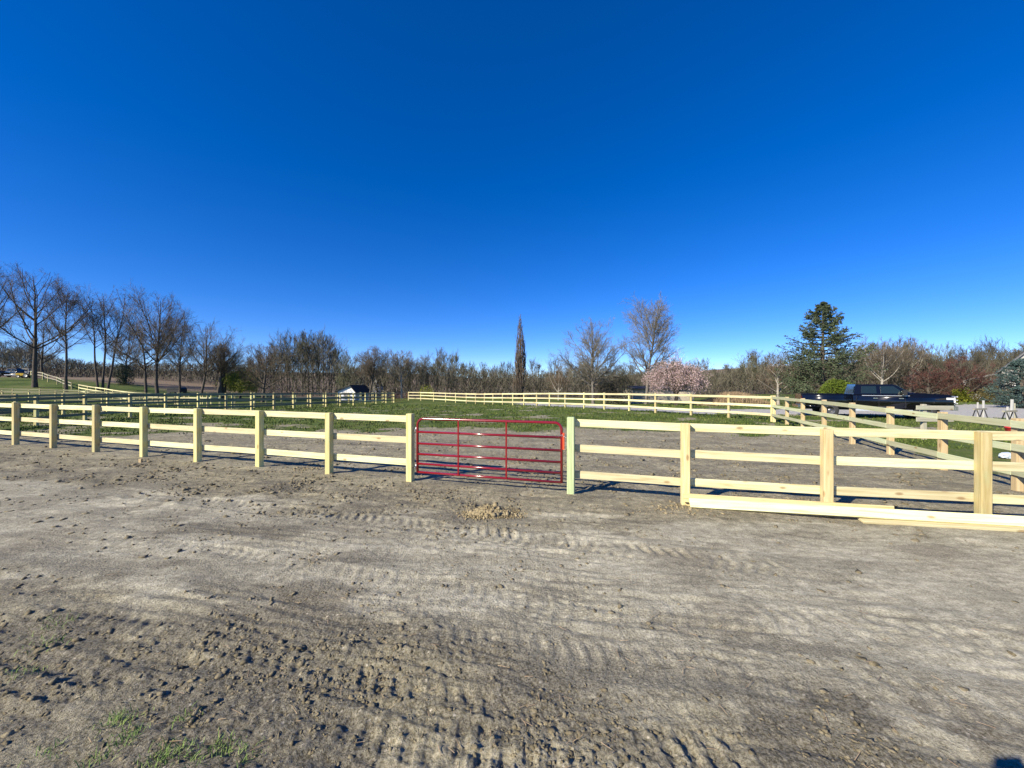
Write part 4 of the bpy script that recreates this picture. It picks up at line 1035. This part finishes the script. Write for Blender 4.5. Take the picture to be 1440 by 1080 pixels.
def pickup(name, loc, rz, label, paint='black', s=1.0, far_=False, cat='pickup truck'):
    t = empty(name, loc, rz, label, cat); t.scale = (s, s, s)
    hw = .98; zb = .62; A_r = .50; rear, frontw = 1.35, 5.55
    # cargo bed
    for sy in (-1, 1):
        bm = bmesh.new()
        poly = [(2.42, zb), *arch(rear, .42, A_r + .02, zb), (0.06, zb + .05), (0.03, 1.0), (0.06, 1.40), (2.42, 1.42)]
        y0, y1 = sorted((sy * hw, sy * (hw - .10))); add_prism(bm, poly, y0, y1); shape_side(bm, .012); bm_obj('bed_side', bm, M[paint], t, smooth=True)
        bm = bmesh.new()   # flared rear fender
        pts_o = arch(rear, .42, A_r + .17, zb); pts_i = arch(rear, .42, A_r - .01, zb)
        poly = pts_o + pts_i[::-1]; y0, y1 = sorted((sy * (hw + .002), sy * (hw + .17))); add_prism(bm, poly, y0, y1); bm_obj('rear_fender', bm, M[paint], t, bevel=.03)
    bm = bmesh.new(); add_box(bm, .0, .07, -hw + .105, hw - .105, .66, 1.40); bm_obj('tailgate', bm, M[paint], t, bevel=.012)
    bm = bmesh.new(); add_box(bm, .07, 2.38, -hw + .105, hw - .105, .78, .90); bm_obj('bed_floor', bm, M['plastic'], t)
    bm = bmesh.new(); add_box(bm, 2.30, 2.40, -hw + .105, hw - .105, .90, 1.42); bm_obj('bed_front', bm, M[paint], t)
    # cab and bonnet body
    bm = bmesh.new()
    poly = [(6.55, .62), (6.64, .80), (6.63, 1.28), (6.50, 1.41), (5.4, 1.50), (4.90, 1.50), (4.72, 1.42), (2.47, 1.40), (2.47, .52), (4.95, .52)] + [p for p in arch(frontw, .42, A_r, .56)][::-1]
    add_prism(bm, poly, -hw, hw); shape_side(bm, .02); bm_obj('body', bm, M[paint], t, smooth=True)
    # greenhouse
    bm = bmesh.new()
    zt_, yt, yb_ = 1.99, .76, .94
    lo = [(2.50, yb_), (4.98, yb_)]; 
    vb = [(2.50, -yb_, 1.395), (5.05, -yb_, 1.395), (5.05, yb_, 1.395), (2.50, yb_, 1.395)]; vt = [(2.62, -yt, zt_), (4.28, -yt, zt_), (4.28, yt, zt_), (2.62, yt, zt_)]
    vs = [bm.verts.new(v) for v in vb + vt]
    for f in ((0, 1, 5, 4), (1, 2, 6, 5), (2, 3, 7, 6), (3, 0, 4, 7), (4, 5, 6, 7), (3, 2, 1, 0)): bm.faces.new([vs[i] for i in f])
    bm_obj('cab', bm, M[paint], t, bevel=.04)
    def side_pt(x, z, sy, out=.012):
        f = (z - 1.395) / (zt_ - 1.395); y_ = yb_ + (yt - yb_) * f + out; return (x, sy * y_, z)
    for sy in (-1, 1):
        for quad in ([(2.84, 1.47), (3.52, 1.47), (3.52, 1.88), (2.88, 1.88)], [(3.70, 1.47), (4.72, 1.47), (4.28, 1.88), (3.70, 1.88)]):
            bm = bmesh.new(); a = [bm.verts.new(side_pt(x, z, sy)) for x, z in quad]; b = [bm.verts.new(side_pt(x, z, sy, -.012)) for x, z in quad]
            bm.faces.new(a); bm.faces.new(b[::-1])
            for i in range(4): bm.faces.new((a[i], a[(i + 1) % 4], b[(i + 1) % 4], b[i]))
            bm_obj('side_window', bm, M['glass'], t)
        bm = bmesh.new(); add_box(bm, 2.86, 4.9, sy * hw - .012 if sy > 0 else -hw - .012, sy * hw + .012 if sy > 0 else -hw + .012, 1.33, 1.355); bm_obj('belt_trim', bm, M['alu'], t)
        for x in (3.35, 4.45):
            bm = bmesh.new(); add_box(bm, x, x + .2, *sorted((sy * (hw + .002), sy * (hw + .045))), 1.17, 1.215); bm_obj('door_handle', bm, M['chrome'], t, bevel=.01)
        for x in (2.60, 3.60, 4.72):
            bm = bmesh.new(); add_box(bm, x, x + .012, *sorted((sy * (hw - .003), sy * (hw + .0015))), .62, 1.36); bm_obj('door_gap', bm, M['plastic'], t)
        bm = bmesh.new(); add_box(bm, 2.5, 4.98, *sorted((sy * (hw - .02), sy * (hw + .16))), .46, .56); bm_obj('running_board', bm, M['alu'], t, bevel=.03)
        bm = bmesh.new(); add_box(bm, 4.55, 4.72, *sorted((sy * (hw + .04), sy * (hw + .27))), 1.38, 1.68); add_box(bm, 4.62, 4.68, *sorted((sy * (hw - .06), sy * (hw + .05))), 1.44, 1.50); bm_obj('mirror', bm, M['plastic'], t, bevel=.025)
        bm = bmesh.new(); add_box(bm, 6.36, 6.665, *sorted((sy * .66, sy * .962)), 1.00, 1.26); bm_obj('headlight', bm, M['lamp'], t, bevel=.02)
        bm = bmesh.new(); add_box(bm, -.012, .055, *sorted((sy * .87, sy * .93)), 1.0, 1.28); bm_obj('tail_light', bm, M['tail'], t, bevel=.01)
    bm = bmesh.new(); a = [bm.verts.new(v) for v in ((5.00, -.86, 1.45), (5.00, .86, 1.45), (4.40, .72, 1.93), (4.40, -.72, 1.93))]
    a2 = [bm.verts.new((v.co.x + .02, v.co.y, v.co.z + .02)) for v in a]; bm.faces.new(a2); bm.faces.new(a[::-1])
    for i in range(4): bm.faces.new((a[i], a[(i + 1) % 4], a2[(i + 1) % 4], a2[i]))
    bm_obj('windscreen', bm, M['glass'], t)
    bm = bmesh.new(); a = [bm.verts.new(v) for v in ((2.515, -.8, 1.5), (2.515, .8, 1.5), (2.59, .68, 1.88), (2.59, -.68, 1.88))]
    a2 = [bm.verts.new((v.co.x - .02, v.co.y, v.co.z)) for v in a]; bm.faces.new(a); bm.faces.new(a2[::-1])
    for i in range(4): bm.faces.new((a[i], a[(i + 1) % 4], a2[(i + 1) % 4], a2[i]))
    bm_obj('rear_window', bm, M['glass'], t)
    bm = bmesh.new()
    for z in (.88, 1.0, 1.12): add_box(bm, 6.60, 6.68, -.58, .58, z, z + .06)
    bm_obj('grille', bm, M['chrome'], t, bevel=.01)
    bm = bmesh.new(); add_box(bm, 6.58, 6.80, -.99, .99, .58, .80); bm_obj('front_bumper', bm, M['chrome'], t, bevel=.04)
    bm = bmesh.new()
    for y_ in (-.5, .5): add_tube(bm, [(6.86, y_, .62), (6.86, y_, 1.32)], .03, 8)
    for z in (.95, 1.13, 1.31): add_tube(bm, [(6.80, -.9, z), (6.87, -.5, z), (6.87, .5, z), (6.80, .9, z)], .028, 8)
    bm_obj('grille_guard', bm, M['alu'], t, True)
    bm = bmesh.new(); add_box(bm, -.17, .0, -.95, .95, .56, .72); bm_obj('rear_bumper', bm, M['chrome'], t, bevel=.03)
    bm = bmesh.new(); add_box(bm, .3, 6.3, -.42, .42, .46, .60); bm_obj('chassis', bm, M['plastic'], t)
    for sy in (-1, 1):
        wheel(t, rear, sy * 1.02, .45, .26, sy); wheel(t, frontw, sy * .86, .45, .26, sy)
    return t
tx0, ty0 = 18.3, 24.6; tx1, ty1 = 24.3, 21.45
pickup('pickup_truck', (tx0, ty0, tz(tx0, ty0) + .0), math.atan2(ty1 - ty0, tx1 - tx0), 'black crew-cab pickup with long bed and wide rear fenders parked on the grey driveway')
X, Y = at(-4, 76); pickup('pickup_truck', (X, Y, tz(X, Y)), math.radians(8), 'small distant dark pickup parked on the rise at far left', s=.85)
# small yellow ride-on machine
X, Y = at(35, 72); t = empty('utility_tractor', (X, Y, tz(X, Y)), math.radians(200), 'little yellow tractor beside the distant dark pickup', 'tractor')
for sy in (-1, 1): wheel(t, -.45, sy * .5, .42, .24, sy, 'lamp'); wheel(t, .65, sy * .45, .28, .18, sy, 'lamp')
bm = bmesh.new(); add_box(bm, .05, 1.1, -.26, .26, .42, .88); bm_obj('bonnet', bm, M['yellow'], t, bevel=.05)
bm = bmesh.new(); add_box(bm, -.75, .05, -.34, .34, .45, .66); bm_obj('body', bm, M['yellow'], t, bevel=.03)
bm = bmesh.new(); add_box(bm, -.55, -.15, -.22, .22, .68, .78); add_box(bm, -.62, -.54, -.22, .22, .70, 1.12); bm_obj('seat', bm, M['plastic'], t, bevel=.02)
bm = bmesh.new(); add_tube(bm, [(-.7, -.36, .6), (-.7, -.36, 1.65), (-.7, .36, 1.65), (-.7, .36, .6)], .03, 8); bm_obj('roll_bar', bm, M['white'], t)
bm = bmesh.new(); add_box(bm, -.75, .15, -.42, .42, 1.66, 1.72); bm_obj('canopy', bm, M['white'], t, bevel=.02)
# dark trailer under the trees
X, Y = at(249, 66); t = empty('farm_wagon', (X, Y, tz(X, Y)), math.radians(6), 'dark farm wagon standing under the bare trees at left', 'wagon')
bm = bmesh.new(); add_box(bm, -1.1, 1.1, -.7, .7, .55, 1.05); bm_obj('box', bm, M['plastic'], t, bevel=.02)
bm = bmesh.new(); add_prism(bm, [(-1.2, 1.052), (1.2, 1.052), (.9, 1.30), (-.9, 1.30)], -.75, .75); bm_obj('cover', bm, M['plastic'], t, bevel=.02)
for x in (-.7, .7):
    for sy in (-1, 1): wheel(t, x, sy * .78, .30, .14, sy)
bm = bmesh.new(); add_tube(bm, [(1.1, 0, .5), (2.1, 0, .35)], .04, 8); bm_obj('drawbar', bm, M['plastic'], t)
# white car by the house
def sedan(name, px, Y, rz, paint, label):
    X, Y = at(px, Y); t = empty(name, (X, Y, tz(X, Y)), rz, label, 'car')
    bm = bmesh.new()
    poly = [(4.35, .30), (4.4, .62), (4.2, .78), (3.25, .92), (.6, .95), (.05, .86), (.0, .35), (.35, .28)] + arch(.85, .31, .36, .28)[::-1] + arch(3.5, .31, .36, .28)[::-1]
    add_prism(bm, poly, -.86, .86); bm_obj('body', bm, M[paint], t, bevel=.05)
    bm = bmesh.new(); vs = [bm.verts.new(v) for v in ((.45, -.8, .93), (3.25, -.8, .93), (3.25, .8, .93), (.45, .8, .93), (1.05, -.6, 1.42), (2.4, -.6, 1.42), (2.4, .6, 1.42), (1.05, .6, 1.42))]
    for f in ((0, 1, 5, 4), (1, 2, 6, 5), (2, 3, 7, 6), (3, 0, 4, 7), (4, 5, 6, 7), (3, 2, 1, 0)): bm.faces.new([vs[i] for i in f])
    bm_obj('cabin_glass', bm, M['glass'], t, bevel=.04)
    bm = bmesh.new(); add_box(bm, 1.05, 2.4, -.6, .6, 1.405, 1.45); bm_obj('roof', bm, M[paint], t, bevel=.02)
    for x in (.85, 3.5):
        for sy in (-1, 1): wheel(t, x, sy * .78, .31, .2, sy)
    for sy in (-1, 1):
        bm = bmesh.new(); add_box(bm, 4.25, 4.405, *sorted((sy * .5, sy * .8)), .6, .74); bm_obj('headlight', bm, M['lamp'], t, bevel=.02)
    return t
M['white_paint'] = mat('white_car_paint', (.8, .8, .8), .25, 0, .5, .5)
sedan('parked_car', 1368, 48, math.radians(10), 'white_paint', 'white car half hidden by shrubs in front of the house')

# ------------------------------------------------------------------ stakes, bucket, bag on the right
def stake(px, Y, h, w_, m, lab, lean=0):
    X, Y = at(px, Y); bm = bmesh.new(); add_box(bm, -w_ / 2, w_ / 2, -w_ / 2, w_ / 2, -.1, h)
    bmesh.ops.bevel(bm, geom=list(bm.edges), offset=.006, segments=1, affect='EDGES')
    o = bm_obj('stake', bm, M[m]); o.location = (X, Y, tz(X, Y)); o.rotation_euler = (0, lean, 0); tag(o, lab, 'stake', 'stakes on the grey parking area')
stake(1375, 22, .95, .06, 'stake', 'white topped stake left of the taller pair on the grey parking area')
stake(1383, 21.5, 1.08, .07, 'stake', 'white stake just right of the pickup nose, in front of the car')
stake(1417, 20, .82, .07, 'stake', 'short white stake left of the leaning tall one at the right edge')
stake(1422, 19.5, 1.22, .08, 'stake', 'tallest leaning white stake near the right edge', .04)
stake(1427, 21, .95, .05, 'rail_old', 'thin grey stake right of the tallest white one')
def rack(px, Y, lab):
    X, Y = at(px, Y); t = empty('saw_trestle', (X, Y, tz(X, Y)), .25, lab, 'trestle')
    for x in (-.28, .28):
        for sy in (-1, 1):
            bm = bmesh.new(); add_tube(bm, [(x + .0, sy * .22, 0), (x, sy * .03, .72)], .022, 8); bm_obj('leg', bm, M['plastic'], t)
    bm = bmesh.new(); add_box(bm, -.45, .45, -.045, .045, .725, .80); bm_obj('beam', bm, M['rail_old'], t, bevel=.005)
rack(1378, 19, 'grey trestle with dark legs right of the pickup on the parking area')
rack(1420, 17.5, 'second grey trestle, nearer the right edge of the parking area')
X, Y = at(1421, 15); t = empty('bucket', (X, Y, tz(X, Y)), 0, 'red bucket on the ground behind the side fence at right', 'bucket')
bm = bmesh.new(); add_lathe(bm, [(.12, 0), (.15, .30), (.162, .30), (.162, .33), (.14, .33), (.11, .02)], (0, 0, 0), 'z', 20); bm_obj('pail', bm, M['red_plastic'], t, True)
bm = bmesh.new(); add_tube(bm, [(.16 * math.cos(a), .02, .30 - .14 * math.sin(a)) for a in np.linspace(0, PI, 9)], .005, 6); bm_obj('handle', bm, M['steel'], t)
bm = bmesh.new(); bmesh.ops.create_icosphere(bm, subdivisions=3, radius=1)
rb = np.random.default_rng(3)
for v in bm.verts: v.co = Vector((v.co.x * .17, v.co.y * .12, max(v.co.z, -.4) * .11)) * (1 + rb.uniform(-.2, .2))
X, Y = at(1416, 10.6); o = bm_obj('plastic_bag', bm, M['bag']); o.location = (X, Y, tz(X, Y) + .05); tag(o, 'crumpled pale blue plastic bag in the grass behind the side fence', 'bag')

# ------------------------------------------------------------------ the photographer, whose shadow falls in the lower right corner
def person():
    root = empty('person', (0, -.36, tz(0, -.36)), 0, 'person in a navy jacket holding a phone up at arm height to take the photograph', 'person')
    J = {'pelvis': ((0, 0, 1.0), .15), 'waist': ((0, 0, 1.15), .135), 'chest': ((0, 0, 1.38), .15), 'neckb': ((0, .01, 1.53), .075), 'neck': ((0, .02, 1.60), .055),
         'jaw': ((0, .05, 1.66), .075), 'head': ((0, .04, 1.75), .10), 'crownp': ((0, .03, 1.81), .075)}
    E = [('pelvis', 'waist'), ('waist', 'chest'), ('chest', 'neckb'), ('neckb', 'neck'), ('neck', 'jaw'), ('jaw', 'head'), ('head', 'crownp')]
    for s, q in ((-1, 'l'), (1, 'r')):
        J.update({'hip' + q: ((s * .1, 0, .93), .105), 'knee' + q: ((s * .12, .02, .50), .065), 'ank' + q: ((s * .13, -.02, .10), .045), 'toe' + q: ((s * .14, .16, .04), .04),
                  'sh' + q: ((s * .19, .0, 1.47), .07), 'el' + q: ((s * .24, .20, 1.55), .05), 'wr' + q: ((s * .10, .28, 1.87), .032), 'palm' + q: ((s * .085, .30, 1.95), .032)})
        E += [('pelvis', 'hip' + q), ('hip' + q, 'knee' + q), ('knee' + q, 'ank' + q), ('ank' + q, 'toe' + q), ('chest', 'sh' + q), ('sh' + q, 'el' + q), ('el' + q, 'wr' + q), ('wr' + q, 'palm' + q)]
    for s, q in ((-1, 'l'), (1, 'r')):
        for f in range(4):
            a = 'f%d%s' % (f, q); J[a + 'a'] = ((s * (.085 - .012 * f + .01), .315, 1.985 + .004 * f), .009); J[a + 'b'] = ((s * (.07 - .006 * f), .345 - .003 * f, 1.985 + .014 * f), .008)
            E += [('palm' + q, a + 'a'), (a + 'a', a + 'b')]
        J['th' + q] = ((s * .06, .295, 1.965), .010); E.append(('palm' + q, 'th' + q))
    ks = list(J); me = bpy.data.meshes.new('body'); me.from_pydata([J[k][0] for k in ks], [(ks.index(a), ks.index(b)) for a, b in E], [])
    o = link('body', me, root); o.modifiers.new('skin', 'SKIN'); sk = me.skin_vertices[0].data
    for i, k in enumerate(ks): sk[i].radius = (J[k][1], J[k][1]); sk[i].use_root = (k == 'pelvis')
    sub = o.modifiers.new('sub', 'SUBSURF'); sub.levels = 1; sub.render_levels = 2
    me.materials.append(M['jacket'])
    ph = empty('phone', (0, -.022, 1.995), 0, 'dark phone held up level to take the photograph', 'phone')
    bm = bmesh.new(); add_box(bm, -.078, .078, -.004, .004, -.038, .038); bm_obj('case', bm, M['plastic'], ph, bevel=.003)
person()
print('tris', sum(len(o.data.loop_triangles) if hasattr(o.data, 'loop_triangles') and not o.data.calc_loop_triangles() else 0 for o in bpy.data.objects if o.type == 'MESH'))
